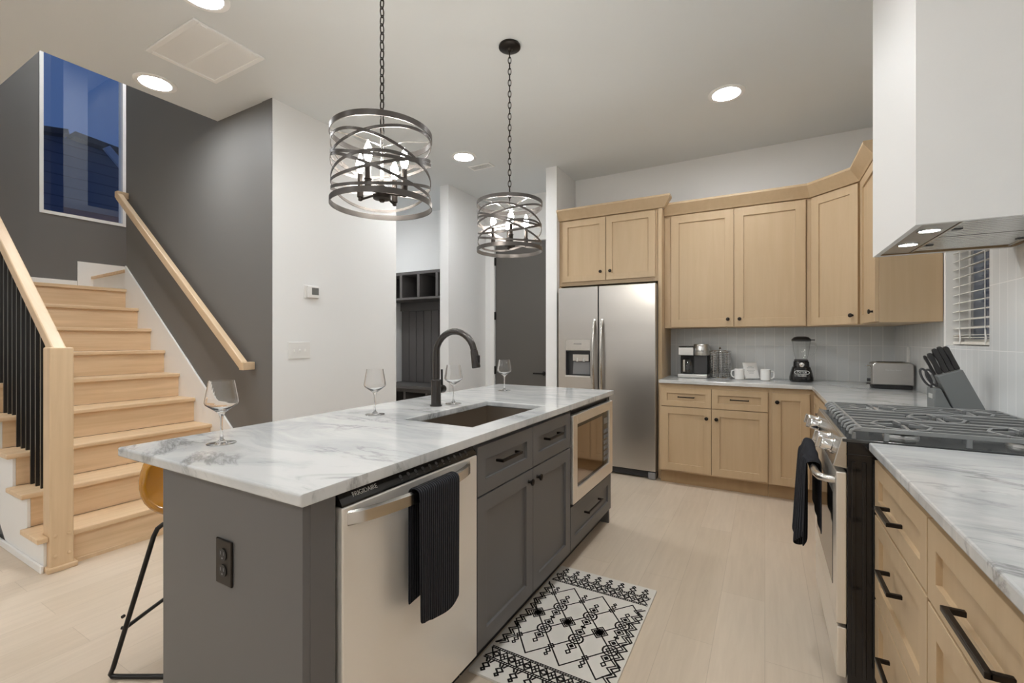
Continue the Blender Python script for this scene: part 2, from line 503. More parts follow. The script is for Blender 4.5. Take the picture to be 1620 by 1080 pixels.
# window wall at the stair landing
SX = -6.4; VY0, VY1, VZ0, VZ1 = 1.645, 2.353, 2.555, 4.35
c = B(); c.box(SX - .15, .8, 0, SX, VY0, 5.6); c.box(SX - .15, VY1, 0, SX, 3.4, 5.6)
c.box(SX - .15, VY0, 0, SX, VY1, VZ0); c.box(SX - .15, VY0, VZ1, SX, VY1, 5.6)
struct('wall_landing', c, 'accent_paint')
wn = B()
for (y0, z0, y1, z1) in ((VY0, VZ0, VY0 + .03, VZ1), (VY1 - .03, VZ0, VY1, VZ1), (VY0 + .0301, VZ0, VY1 - .0301, VZ0 + .032), (VY0 + .0301, VZ1 - .032, VY1 - .0301, VZ1)):
    wn.box(SX - .10, y0, z0, SX + .006, y1, z1)
win = struct('window_1', wn, 'trim_white')
obj('window_pane', bx(SX - .05, VY0 + .03, VZ0 + .032, SX - .046, VY1 - .03, VZ1 - .032), 'window_glass', win)
# shaft and upper hall
struct('wall_shaft_front', bx(-6.9, .87, ZC + .3, -3.84, .99, 5.6), 'accent_paint')
struct('wall_shaft_side', bx(-3.84, .99, ZC + .3, -3.72, 2.12, 5.6), 'accent_paint')
struct('wall_upper_back', bx(-6.4, 3.27, 0, -4.95, 3.37, 5.6), 'accent_paint')
struct('wall_upper_side', bx(-4.95, 3.27, ZC + .3, -2.4, 3.37, 5.6), 'accent_paint')
struct('wall_upper_end', bx(-3.45, 2.40, ZC + .3, -3.35, 2.98, 5.6), 'white_paint')
struct('wall_upper_far', bx(-2.5, 2.12, ZC + .3, -2.4, 3.27, 5.6), 'accent_paint')
struct('ceiling_upper', bx(-6.9, .87, 5.6, -2.4, 3.4, 5.7), 'ceiling_paint')
# room behind and beside the viewpoint
struct('wall_front', bx(-6.9, -4.7, 0, 1.1, -4.58, ZC), 'white_paint')
struct('wall_far_side', bx(-6.9, -4.58, 0, -6.78, .8, ZC), 'white_paint')
struct('wall_understair', B().prism([(-6.39, 0), (-4.02, 0), (-5.46, 1.11), (-6.39, 1.11)], 'y', .915, .945), 'accent_paint')
# kitchen window
wn = B()
wn.box(XR + .06, WY0, WZ0, XR + .13, WY0 + .035, WZ1); wn.box(XR + .085, WY1 - .045, WZ0, XR + .13, WY1 - .0121, WZ1)
wn.box(XR + .06, WY0 + .0355, WZ0, XR + .13, WY1 - .0355, WZ0 + .035); wn.box(XR + .06, WY0 + .0355, WZ1 - .035, XR + .13, WY1 - .0355, WZ1)
win = struct('window_2', wn, 'trim_white')
obj('window_pane', bx(XR + .095, WY0 + .035, WZ0 + .035, XR + .098, WY1 - .035, WZ1 - .035), 'window_glass', win)
c = B(); c.box(XR - .012, WY1 - .012, WZ0 + .0005, XR + .149, WY1 - .0005, WZ1 - .0005); c.box(XR - .012, WY1, WZ0 - .02, XR - .0085, WY1 + .022, WZ1 + .02)
struct('trim_2', c, 'trim_white')
# baseboards
for nm, a in (('baseboard_left', (XW, YH, 0, XW + .014, 3.27, .13)), ('baseboard_hall', (XW, 4.1, 0, XW + .014, DYW - .012, .13)),
              ('baseboard_landing', (SX, .99, 1.756, SX + .014, 1.93, 1.89)), ('baseboard_front', (-6.78, -4.58, 0, .92, -4.566, .13))):
    struct(nm, bx(*a), 'trim_white', bevel=.003)

# ================================================================ STAIRS
RI, RUN, X1 = .195, .2525, -3.385
YS0, YS1 = .955, 1.995
st = thing('staircase', 'light oak staircase climbing beside the dark grey wall to a landing', 'staircase', (-4.4, 1.5, 0))
for k in range(1, 10):
    x = X1 - RUN * (k - 1); z = RI * k
    ylo = .862 if k < 9 else YS0
    if k == 1:
        q = B().prism([(x - RUN - .022, ylo), (x, ylo), (x, .9065), (-3.4755, .9065), (-3.4755, 1.0065), (x, 1.0065), (x, YS1), (x - RUN - .022, YS1)], 'z', z - .028, z)
        obj('tread', q, 'oak_tread', st, .004)
    elif k < 9:
        obj('tread', bx(x - RUN - .022, ylo, z - .028, x, YS1, z), 'oak_tread', st, .006)
    obj('riser', bx(x - .045, 1.0065 if k == 1 else .9072 if k < 9 else YS0, z - RI + (.0005 if k > 1 else 0), x - .027, YS1, z - .028), 'oak_tread', st)
x9 = X1 - RUN * 8
lb = B(); lb.box(SX + .001, .99, RI * 9 - .03, x9, YS1, RI * 9); lb.box(SX + .001, YS1, RI * 9 - .03, -5.47, 3.26, RI * 9)
obj('landing', lb, 'oak_tread', st, .004)
# white stringer skirt on the wall side
sl = RI / RUN
skp = [(X1 + .10, 0), (X1 + .10, .235), (x9 - .055, RI * 9 + .235 - (0.0) ), (x9 - .055, RI * 9 - .4), (X1 - .5, 0)]
skp[1] = (X1 + .10, RI + .2 - sl * .10)
skp[2] = (x9 - .04, RI * 9 + .2 + sl * .04)
obj('wall_skirt', B().prism(skp, 'y', YS1, YH - .0005), 'trim_white', st, .003)
# open side stringer, sawtooth
sp_ = [(X1 - .03, 0)]
for k in range(1, 9):
    x = X1 - RUN * (k - 1) - .027; z = RI * k - .028
    sp_ += [(x, z), (x - RUN, z)]
sp_ += [(X1 - .03 - RUN * 8, RI * 8 - .42)]
sp_ += [(X1 - .62, 0)]
obj('open_stringer', B().prism(sp_, 'y', .893, .9066), 'trim_white', st, .001)
c = B(); c.prism([(X1 - .025, .0), (X1 - .025, .022), (X1 - .034, .03), (X1 - .04, 0)], 'y', 1.03, YS1)
obj('base_shoe', c, 'oak_post', st)
c = B(); c.box(-6.3, .879, 0, X1 - .02, .8925, .04)
obj('floor_molding', c, 'trim_white', st, .004)
# winder step behind the wall end and the flight above
c = B(); c.prism([(-5.47, 2.012), (SX + .001, 2.062), (SX + .001, 3.26), (-5.47, 3.26)], 'z', RI * 9, RI * 10 - .02)
obj('winder_riser', c, 'trim_white', st)
c = B(); c.prism([(-5.462, 1.992), (SX + .001, 2.042), (SX + .001, 3.26), (-5.47, 3.26)], 'z', RI * 10 - .028, RI * 10)
obj('winder_tread', c, 'oak_tread', st, .004)
c = B()
c.box(SX + .0005, 1.933, RI * 9 + .001, SX + .013, 2.9, RI * 10 + .15)
obj('winder_skirt', c, 'trim_white', st)
c = B()
for j in range(6):
    x = -5.45 + .25 * j; z = RI * 10 + .2 * (j + 1)
    c.box(x, 2.13, z - .2, x + .25, 3.26, z)
obj('upper_flight', c, 'oak_tread', st, .004)
c = B(); c.prism([(-5.45, 2.3), (-5.45, 2.0), (-3.95, 3.18), (-3.95, 3.48)], 'y', 3.245, 3.262)
obj('upper_skirt', c, 'trim_white', st)

# near railing
rl = thing('stair_railing', 'oak stair railing with square newel post and black metal balusters', 'railing', (-3.46, .97, 0))
NX0, NX1, NY0, NY1 = -3.475, -3.372, .907, 1.006
n = B(); n.box(NX0, NY0, 0, NX1, NY1, 1.222)
nw = obj('newel_post', n, 'oak_post', rl, .007)
n = B(); n.box(NX0 - .012, NY0 - .012, 0, NX1 + .014, NY1 + .014, .028)
obj('base_molding', n, 'oak_post', nw, .006)
for dy in (.022, .078):
    for z in (.085, .195):
        obj('plug', B().lathe([(.009, -.002), (.009, .003), (.005, .006)], (NX1, NY0 + dy, z), 14, (1, 0, 0)), 'oak_post', nw, smooth=True)
rs = .765
xe = -6.35
n = B(); p0 = (NX1 - .06, .968, 1.222 - .055); p1 = (xe, .968, 1.167 + rs * (NX1 - .06 - xe))
n.bar(p0, p1, .062, .062)
obj('handrail', n, 'oak_rail', rl, .008)
for k in range(1, 9):
    xk = X1 - RUN * (k - 1); zt = RI * k
    for j, dx in enumerate((.075, .16, .245)):
        x = xk - dx
        if k == 1 or x > NX0 - .02: continue
        z1 = 1.167 - .03 + rs * (NX1 - .06 - x)
        b_ = bx(x - .0085, .9595, zt, x + .0085, .9765, z1)
        obj('baluster', b_, 'black_metal', rl)

# wall handrail
hr = thing('wall_handrail', 'oak handrail mounted along the dark grey stair wall', 'handrail', (-4.4, 1.94, 1.8))
xa, xb = -5.42, -3.365
za = 1.063 + .762 * (-3.386 - xa) + .03; zb_ = 1.063 + .762 * (-3.386 - xb) + .03
n = B(); n.bar((xa, 1.94, za), (xb, 1.94, zb_), .045, .062)
obj('rail', n, 'oak_rail', hr, .006)
n = B(); n.box(xb - .015, 1.9165, zb_ - .036, xb + .04, YH - .005, zb_ + .022)
obj('end_return', n, 'oak_rail', hr, .004)
n = B(); n.box(xa - .03, 1.9165, za - .015, xa + .025, YH - .001, za + .045)
obj('end_return', n, 'oak_rail', hr, .004)
for fx in (.1, .5, .9):
    x = xa + (xb - xa) * fx; z = za + (zb_ - za) * fx
    q = B(); q.tube([(x, 1.94, z - .035), (x, 1.95, z - .06), (x, YH - .005, z - .07)], .006)
    q.lathe([(.022, 0), (.022, .006)], (x, YH - .0005, z - .07), 16, (0, -1, 0))
    obj('bracket', q, 'black_metal', hr, smooth=True)

# ================================================================ cabinet helpers
def pull(M, a, b, L, parent, vert=False, stand=.03, mt='bronze', name='handle', th=.011):
    q = B(); q.T = M
    if vert:
        q.cbox((a, b, stand), (th, L, th)); q.cbox((a, b - L / 2 + th / 2, stand / 2), (th, th, stand)); q.cbox((a, b + L / 2 - th / 2, stand / 2), (th, th, stand))
    else:
        q.cbox((a, b, stand), (L, th, th)); q.cbox((a - L / 2 + th / 2, b, stand / 2), (th, th, stand)); q.cbox((a + L / 2 - th / 2, b, stand / 2), (th, th, stand))
    return obj(name, q, mt, parent, .0015)
def knob(M, a, b, parent, mt='bronze', r=.0155):
    q = B(); q.T = M
    q.lathe([(.009, 0), (.0065, .004), (.0065, .014), (r * .8, .017), (r, .021), (r * .95, .026), (r * .5, .029)], (a, b, 0), 20)
    return obj('knob', q, mt, parent, smooth=True)
def cabinet(name, label, cat, group, o, u, n, a0, a1, z0, z1, depth, fronts, mt, toe=None, toe_mt=None, fr=.06, T=.02, hollow=False):
    """front plane at local c=0 (carcass front); fronts: (kind, a0, b0, a1, b1, hardware list)"""
    M = frame(o, u, n)
    t = thing(name, label, cat, M @ Vector(((a0 + a1) / 2, 0, -depth / 2)), group)
    q = B(); q.T = M
    if hollow:
        q.box(a0, z0, -depth, a1, z0 + .018, 0); q.box(a0, z0 + .018, -depth, a0 + .016, z1, 0); q.box(a1 - .016, z0 + .018, -depth, a1, z1, 0)
        q.box(a0 + .016, z0 + .018, -depth, a1 - .016, z1, -depth + .01); q.box(a0 + .016, z0 + .018, -.016, a1 - .016, z1, 0)
    else:
        q.box(a0, z0, -depth, a1, z1, 0)
    obj('carcass', q, mt, t, .001)
    if toe:
        q = B(); q.T = M; q.box(a0 + .0005, 0, -depth, a1 - .0005, z0 - .0005, -toe)
        obj('toe_kick', q, toe_mt or mt, t)
    M2 = frame(M @ Vector((0, 0, T)), u, n)
    for (kd, x0, y0, x1, y1, hw) in fronts:
        q = B(); q.T = M
        q.shaker(x0, y0, x1, y1, T, min(fr, (y1 - y0) * .3), .0115, .0005)
        d = obj(kd, q, mt, t, .0012)
        for h in hw:
            if h[0] == 'k': knob(M2, h[1], h[2], d)
            else: pull(M2, h[1], h[2], h[3], d, th=h[4] if len(h) > 4 else .011)
    return t

# ================================================================ ISLAND
IX = -.945
IU, IN = (0, 1, 0), (1, 0, 0)
IO = (IX, 0, 0)
ki = thing('kitchen_island', 'dark grey panelled shell of the marble topped island, around its cabinets', 'island', (-1.26, .68, 0))
c = B(); c.box(-1.588, .675, 0, -.934, .695, .8835); c.box(-.99, .695, 0, -.934, .767, .8835)
obj('end_panel', c, 'island_paint', ki, .0015)
c = B(); c.box(-1.588, .6955, 0, -1.572, 3.058, .8835); c.box(-1.5715, 3.0405, 0, -.94, 3.058, .8835)
obj('back_panel', c, 'island_paint', ki, .0015)
M = frame(IO, IU, IN)
# dishwasher
dw = thing('dishwasher', 'stainless steel dishwasher with bowed handle and black control strip in the island', 'dishwasher', (-1.2, 1.075, 0))
obj('tub', bx(-1.56, .772, .10, -.962, 1.384, .872), 'matte_black', dw)
q = B(); q.box(-1.56, .78, 0, -1.0, 1.38, .0995)
obj('toe_kick', q, 'matte_black', dw)
q = B(); q.box(-.9615, .778, .105, -.922, 1.383, .842)
dd = obj('door', q, 'door_steel', dw, .004)
q = B(); q.prism([(-.9615, .8425), (-.924, .8425), (-.9245, .848), (-.945, .876), (-.9615, .876)], 'y', .778, 1.383)
cp = obj('control_strip', q, 'gloss_black', dw, .001)
q = B(); path = []
for i in range(21):
    s = i / 20; path.append((-.922 + .056 * (math.sin(PI * s) ** .55), .793 + .545 * s))
for i in range(20):
    (x0, y0), (x1, y1) = path[i], path[i + 1]
rows = []
for i, (x, y) in enumerate(path):
    t_ = .012
    xi = max(x - t_, -.923)
    rows.append([(xi, y, .792), (x, y, .796), (x, y, .826), (xi, y, .830), (xi, y, .792)])
q.strip(None, rows); q.put(rows[0][:4], [(0, 1, 2, 3)]); q.put(rows[-1][:4], [(3, 2, 1, 0)])
obj('handle', q, 'satin_steel', dd, smooth=True)
nv = Vector((.0280, 0, .0205)).normalized(); uv = Vector((0, 1, 0)); vv = nv.cross(uv)
Mt = Matrix(((uv.x, vv.x, nv.x, -.9345), (uv.y, vv.y, nv.y, .862), (uv.z, vv.z, nv.z, .8622), (0, 0, 0, 1)))
text('lettering', 'FRIGIDAIRE', .017, Mt, 'logo_silver', cp)
for i in range(11):
    q = B(); q.T = Matrix.Translation((0, .135 + .033 * i, 0)) @ Mt
    q.lathe([(.0062, 0), (.0062, .0008)], (0, 0, 0), 12); q.box(-.004, -.012, 0, .004, -.0095, .0005)
    obj('button', q, 'dark_plastic', cp)
# sink base
cabinet('sink_cabinet', 'dark grey island cabinet with two drawer fronts over two doors', 'cabinet', None, IO, IU, IN, 1.388, 2.302, .10, .883, .62,
        [('drawer', 1.391, .682, 1.844, .866, [('p', 1.603, .79, .165)]), ('drawer', 1.848, .682, 2.299, .866, [('p', 2.045, .79, .165)]),
         ('door', 1.391, .108, 1.844, .676, [('k', 1.803, .628)]), ('door', 1.848, .108, 2.299, .676, [('k', 1.889, .628)])],
        'island_paint', .055, 'matte_black', fr=.062, hollow=True)
# microwave cabinet
mc = cabinet('microwave_cabinet', 'dark grey island cabinet with a drawer below the built in microwave', 'cabinet', None, IO, IU, IN, 2.304, 3.038, .10, .35, .62,
             [('drawer', 2.307, .108, 3.04, .345, [('p', 2.645, .255, .26)])], 'island_paint', .055, 'matte_black', fr=.062)
q = B(); q.box(-1.56, 2.304, .351, IX, 2.318, .883); q.box(-1.56, 3.024, .351, IX, 3.038, .883); q.box(-1.56, 2.319, .872, IX + .015, 3.023, .883)
obj('microwave_surround', q, 'island_paint', mc)
mw = thing('microwave', 'built in stainless steel microwave with dark mirror door in the island end', 'microwave', (-1.2, 2.67, .36))
obj('body', bx(-1.5, 2.321, .3535, -.955, 3.021, .868), 'matte_black', mw)
q = B(); q.T = M
def rim(q, a0, b0, a1, b1, wl, wr, wt, wb, c0, c1):
    q.box(a0, b0, c0, a0 + wl, b1, c1); q.box(a1 - wr, b0, c0, a1, b1, c1)
    q.box(a0 + wl, b1 - wt, c0, a1 - wr, b1, c1); q.box(a0 + wl, b0, c0, a1 - wr, b0 + wb, c1)
rim(q, 2.312, .362, 3.035, .848, .065, .065, .055, .075, .001, .034)
obj('trim_frame', q, 'dish_steel', mw, .003)
q = B(); q.T = M; q.box(2.378, .438, .001, 2.86, .792, .024)
dr = obj('door', q, 'gloss_black', mw, .001)
q = B(); q.T = M; q.box(2.398, .458, .0242, 2.84, .772, .0255)
obj('window', q, 'smoked_mirror', dr)
q = B(); q.T = M; q.box(2.863, .438, .001, 2.969, .792, .024)
cp = obj('control_panel', q, 'gloss_black', mw, .001)
q = B(); q.T = M
for r_ in range(6):
    for c_ in range(3):
        q.box(2.875 + c_ * .03, .47 + r_ * .036, .0242, 2.897 + c_ * .03, .494 + r_ * .036, .0252)
obj('keypad', q, 'grey_plastic', cp)
q = B(); q.T = M; q.box(2.876, .71, .0242, 2.956, .75, .0252)
obj('display', q, 'screen_grey', cp)
# countertop with sink cut-out
SXA, SXB, SYA, SYB = -1.39, -1.022, 1.505, 2.185
def slab_hole(x0, y0, x1, y1, hx0, hy0, hx1, hy1, z0, z1):
    q = B(); o_ = [(x0, y0), (x1, y0), (x1, y1), (x0, y1)]; h = [(hx0, hy0), (hx1, hy0), (hx1, hy1), (hx0, hy1)]
    vs = [(*p, z1) for p in o_] + [(*p, z1) for p in h] + [(*p, z0) for p in o_] + [(*p, z0) for p in h]
    fs = []
    for k in range(4):
        j = (k + 1) % 4
        fs += [(k, j, 4 + j, 4 + k), (8 + k, 8 + j, 12 + j, 12 + k), (k, j, 8 + j, 8 + k), (4 + k, 4 + j, 12 + j, 12 + k)]
    return q.put(vs, fs)
tag(obj('island_countertop', slab_hole(-1.842, .655, -.914, 3.08, SXA, SYA, SXB, SYB, .884, .914), 'marble', None, .006, seg=3),
    'long white marble island top with a sink cut out', 'countertop')
sk_ = thing('sink', 'undermount rectangular steel sink set in the marble island top', 'sink', (-1.2, 1.845, .69))
q = B(); e = .006
q.box(SXA - e - .01, SYA - e - .01, .69, SXB + e + .01, SYB + e + .01, .70)
q.box(SXA - e - .01, SYA - e - .01, .70, SXA - e, SYB + e + .01, .8835); q.box(SXB + e, SYA - e - .01, .70, SXB + e + .01, SYB + e + .01, .8835)
q.box(SXA - e, SYA - e - .01, .70, SXB + e, SYA - e, .8835); q.box(SXA - e, SYB + e, .70, SXB + e, SYB + e + .01, .8835)
obj('basin', q, 'sink_steel', sk_)
obj('drain', B().lathe([(.045, 0), (.045, .003), (.03, .004), (.028, .001), (.0, .001)], (-1.21, 1.845, .7002), 24), 'chrome', sk_, smooth=True)
# faucet
FX, FY = -1.517, 1.886
fa = thing('faucet', 'matte black gooseneck kitchen faucet beside the island sink', 'faucet', (FX, FY, .9145))
obj('base', B().lathe([(.032, 0), (.032, .006), (.026, .007), (.026, .138), (.024, .14)], (FX, FY, .9145), 28), 'gunmetal', fa, smooth=True)
pth = [(FX, FY, 1.054), (FX, FY, 1.12), (FX, FY, 1.185)]
R_ = .122
for i in range(1, 15):
    a = PI - (PI * .93) * i / 14
    pth.append((FX + R_ + R_ * math.cos(a), FY, 1.185 + R_ * math.sin(a)))
q = B().tube(pth, .0165, 16)
obj('spout', q, 'gunmetal', fa, smooth=True)
pe = Vector(pth[-1]); td = (pe - Vector(pth[-2])).normalized()
td = Vector((.16, 0, -1)).normalized()
q = B().lathe([(.0175, 0), (.019, .012), (.0215, .085), (.019, .09)], pe, 22, td)
sh = obj('spray_head', q, 'gunmetal', fa, smooth=True)
q = B(); pc = pe + td * .045 + Vector((.021, 0, 0)); q.cbox(pc, (.012, .014, .04))
obj('spray_button', q, 'black_metal', sh, .004)
q = B(); q.lathe([(.021, .0), (.021, .036), (.019, .04)], (FX, FY + .026, 1.0), 22, (0, 1, 0))
hv = obj('valve', q, 'black_metal', fa, smooth=True)
q = B(); q.tube([(FX, FY + .05, 1.02), (FX - .002, FY + .051, 1.105)], .0055, 12)
obj('lever', q, 'black_metal', hv, smooth=True)
# outlet on end panel
ol = thing('power_outlet', 'black duplex outlet on the near end of the island', 'outlet', (-1.25, .6745, .675))
Mo = frame((-1.251, .6745, .675), (1, 0, 0), (0, -1, 0))
q = B(); q.T = Mo; q.box(-.037, -.06, 0, .037, .06, .006)
obj('cover_plate', q, 'bronze', ol, .003)
for zz in (-.021, .021):
    q = B(); q.T = Mo; q.lathe([(.0165, .006), (.0165, .0085)], (0, zz, 0), 24)
    rc = obj('receptacle', q, 'matte_black', ol)
    q = B(); q.T = Mo; q.box(-.008, zz, .0085, -.006, zz + .009, .0092); q.box(.006, zz, .0085, .008, zz + .009, .0092); q.lathe([(.0025, .0085), (.0025, .0092)], (0, zz - .008, 0), 10)
    obj('slots', q, 'grey_plastic', rc)
# wine glasses
wg = thing('wine_glass', '', 'glass', (0, 0, 0), 'wine glasses on the island')
foot = [(.0, .0004), (.043, .0004), (.0445, .0012), (.043, .0024), (.014, .0065), (.0055, .016), (.0042, .035), (.0042, .080), (.0058, .092)]
cup_out = [(.0058, .092), (.012, .1045), (.030, .118), (.0475, .1315), (.0503, .139), (.0488, .151), (.038, .212)]
cup_in = [(.0372, .212), (.0478, .151), (.0493, .139), (.0464, .1325), (.029, .1205), (.010, .1105), (.0, .1095)]
q = B().lathe(foot + cup_out[1:] + cup_in, n=48, cap=False)
obj('glass_body', q, 'clear_glass', wg, smooth=True)
wg.location = (-1.60, .85, .9148)
wg['label'] = 'empty wine glass alone on the near end of the island, staircase behind it'
dup(wg, (-1.593, 1.53, .9148), 'empty wine glass between the near one and the faucet')
dup(wg, (-1.488, 2.0, .9148), 'empty wine glass just behind the black faucet')
dup(wg, (-1.565, 2.685, .9148), 'empty wine glass at the far island end, dark door behind it')
# bar stool
bs = thing('bar_stool', 'amber leather bucket bar stool with black metal frame tucked under the island', 'stool', (0, 0, 0))
ctr = [(.27, .63, .185), (.21, .602, .195), (.10, .588, .205), (.0, .588, .21), (-.07, .60, .214), (-.118, .635, .216), (-.146, .69, .214), (-.16, .76, .195), (-.165, .81, .15)]
rows = []
for i, (x, z, hw) in enumerate(ctr):
    s = i / (len(ctr) - 1); row = []
    for k in range(-6, 7):
        t_ = k / 6
        up = .055 * (1 - s) * abs(t_) ** 3 + .05 * min(1, max(0, s * 2 - .5)) * (1 - s) * abs(t_) ** 3
        fw = .085 * s * abs(t_) ** 2.2
        row.append((x + fw, hw * math.sin(t_ * PI / 2) * 1.0, z + up))
    rows.append(row)
sh = obj('seat_shell', B().strip(None, rows), 'amber_leather', bs, smooth=True, subsurf=1, solid=.014)
edge = [r[-1] for r in rows] + list(reversed(rows[-1]))[1:] + [r[0] for r in reversed(rows)][1:] + rows[0][1:]
obj('piping', B().tube(edge[:-1], .0065, 8, True), 'amber_leather', sh, smooth=True)
for sy in (-1, 1):
    y = .205 * sy
    pts = [(.1, y * .8, .575), (-.0, y * .92, .575), (-.025, y * .95, .572), (-.042, y * .97, .558), (-.052, y, .53), (-.203, y, .04), (-.213, y, .018), (-.205, y, .009), (-.18, y, .0085), (.16, y, .0085), (.185, y, .009), (.192, y, .02), (.185, y, .05), (.135, y, .53), (.128, y, .555), (.115, y * .95, .572), (.09, y * .92, .575), (.0, y * .8, .575)]
    obj('leg_frame', B().tube(pts, .0085, 12), 'black_metal', bs, smooth=True)
obj('footrest', B().tube([(-.157, -.205, .19), (-.157, .205, .19)], .0075, 10).tube([(.17, -.205, .19), (.17, .205, .19)], .0075, 10), 'black_metal', bs, smooth=True)
q = B()
for x, s in ((-.155, -1),):
    q.lathe([(.006, 0), (.006, .008)], (x - .007, -.205, .235), 10, (0, -1, 0)); q.lathe([(.006, 0), (.006, .01)], (x - .006, -.205, .19), 10, (-1, 0, 0))
q.box(.0, -.16, .572, .15, .16, .582)
obj('bracket', q, 'black_metal', bs)
bs.location = (-2.045, 1.02, 0); bs.rotation_euler = (0, 0, math.atan2(.49, .872))
# dish towel over dishwasher handle
def towel(name, label, path, y0, y1, wave, parent_axis='y', n=26, th=.005):
    rows = []
    for i, (x, z) in enumerate(path):
        s = i / (len(path) - 1); row = []
        for k in range(n + 1):
            t_ = k / n
            dx, dz = wave(s, t_)
            row.append((x + dx, y0 + (y1 - y0) * t_ + 0, z + dz))
        rows.append(row)
    o = obj(name, B().strip(None, rows), 'towel_black', None, smooth=True, subsurf=1, solid=th)
    return tag(o, label, 'towel')
def hang(x_in, x_out, ztop, zb_in, zb_out, n=14):
    p = [(x_in, zb_in + (ztop - .012 - zb_in) * i / n) for i in range(n + 1)]
    mx = (x_in + x_out) / 2; r = (x_out - x_in) / 2
    for i in range(1, 8):
        a = PI - PI * i / 8
        p.append((mx + r * math.cos(a), ztop - .012 + .014 * math.sin(a)))
    p += [(x_out, ztop - .012 - (ztop - .012 - zb_out) * i / n) for i in range(n + 1)]
    return p
def wv1(s, t_):
    d = max(0, (s - .6) / .4)
    lean = .004 * math.sin(t_ * 9 + 1) * d
    low = -.03 * d * math.sin(t_ * 2.6) if s > .6 else 0
    if s < .35: low = .02 * t_
    return (lean - (.004 if .15 < t_ < .3 else 0) * d, low)
towel('dish_towel', 'ribbed black towel folded over the dishwasher handle', hang(-.893, -.851, .838, .50, .462), .985, 1.175, wv1)
# rug
RX0, RX1, RY0, RY1 = -.985, -.472, 1.42, 2.325
rg = B(); rg.box(RX0, RY0, .0005, RX1, RY1, .0095)
rg.m = 1
def stroke(pts, wd=.0062, closed=False):
    P = [Vector((p[0], p[1])) for p in pts]
    if closed: P.append(P[0])
    for a, b_ in zip(P[:-1], P[1:]):
        d = (b_ - a)
        if d.length < 1e-6: continue
        d.normalize(); nn = Vector((-d.y, d.x)) * wd * .62; a2 = a - d * wd * .4; b2 = b_ + d * wd * .4
        rg.put([(p.x, p.y, .0099) for p in (a2 + nn, b2 + nn, b2 - nn, a2 - nn)], [(0, 1, 2, 3)])
WX = RX1 - RX0; cx_ = (RX0 + RX1) / 2; cy_ = (RY0 + RY1) / 2
def dia(x, y, rx, ry, wd=.0062): stroke([(x - rx, y), (x, y - ry), (x + rx, y), (x, y + ry)], wd, True)
def ring(x, y, r, wd=.007): stroke([(x + r * math.cos(k * PI / 8), y + r * math.sin(k * PI / 8)) for k in range(16)], wd, True)
for sg in (1, -1):
    yb = cy_ + sg * (RY1 - RY0) / 2
    Y = lambda d: yb - sg * d
    for k in range(8):
        x = RX0 + .045 + k * (WX - .09) / 7
        dia(x, Y(.028), .008, .009); dia(x, Y(.052), .015, .014); stroke([(x, Y(.066)), (x, Y(.085))])
        stroke([(x - .016, Y(.086)), (x - .008, Y(.07))]); stroke([(x + .016, Y(.086)), (x + .008, Y(.07))])
    for d in (.088, .098, .150, .160):
        stroke([(RX0 + .012, Y(d)), (RX1 - .012, Y(d))], .004)
    n_ = 46
    for d in (.093, .155):
        for k in range(n_):
            x = RX0 + .014 + k * (WX - .028) / n_
            stroke([(x, Y(d - .004)), (x + .006, Y(d + .004))], .004)
    nz = 7; st_ = (WX - .03) / nz
    for ph in (0, 1):
        pts = [(RX0 + .015 + k * st_ / 2, Y(.100 if (k + ph) % 2 else .148)) for k in range(nz * 2 + 1)]
        stroke(pts, .005)
    for k in range(nz):
        x = RX0 + .015 + (k + .5) * st_
        dia(x, Y(.124), .014, .011, .005)
        x = RX0 + .015 + (k + 1) * st_
        if k < nz - 1: stroke([(x - .01, Y(.112)), (x + .01, Y(.136))], .005); stroke([(x + .01, Y(.112)), (x - .01, Y(.136))], .005)
# field lattice
fy0, fy1 = RY0 + .185, RY1 - .185
GX, GY = WX / 7, (fy1 - fy0) / 6
def NP(i, j): return (RX0 + i * GX, fy0 + j * GY)
for j in range(6):
    for i in range(8):
        if (i + j) % 2: continue
        for di in (1, -1):
            if not 0 <= i + di <= 7: continue
            a = NP(i, j); b_ = NP(i + di, j + 1)
            a = (min(max(a[0], RX0 + .008), RX1 - .008), a[1]); b_ = (min(max(b_[0], RX0 + .008), RX1 - .008), b_[1])
            stroke([a, b_], .0052)
for i in (1, 3, 5):
    x, y = NP(i, 3)
    dia(x, y, .036, .040, .005); dia(x, y, .025, .028, .005); dia(x, y, .011, .013, .011)
    for j, sg in ((1, -1), (5, 1)):
        x, y = NP(i, j)
        dia(x, y, .013, .015, .005); dia(x, y + sg * .03, .010, .012, .005); dia(x, y + sg * .052, .007, .009, .005)
for i in (2, 4, 6):
    for j, sg in ((2, -1), (4, 1)):
        x, y = NP(i, j)
        ring(x, y, .030, .006); dia(x, y, .017, .019, .005)
        dia(x, y + sg * .050, .021, .023, .005); dia(x, y + sg * .050, .006, .007, .007); dia(x, y + sg * .088, .010, .013, .005)
        dia(x, y - sg * .050, .021, .023, .005); dia(x, y - sg * .050, .006, .007, .007); stroke([(x, y - sg * .073), (x, y - sg * .09)], .005); stroke([(x - .009, y - sg * .092), (x + .009, y - sg * .092)], .006)
for x, sg in ((RX0 + .022, 1), (RX1 - .022, -1)):
    pts = []; k = 0; y = fy0
    while y < fy1:
        pts.append((x + sg * (.018 if k % 2 else -.010), y)); y += .026; k += 1
    stroke(pts, .006); stroke([(p[0] + sg * .016, p[1]) for p in pts], .005)
tag(obj('area_rug', rg, ['rug_pile', 'rug_ink']), 'cream runner rug with black diamond pattern on the floor by the island', 'rug')

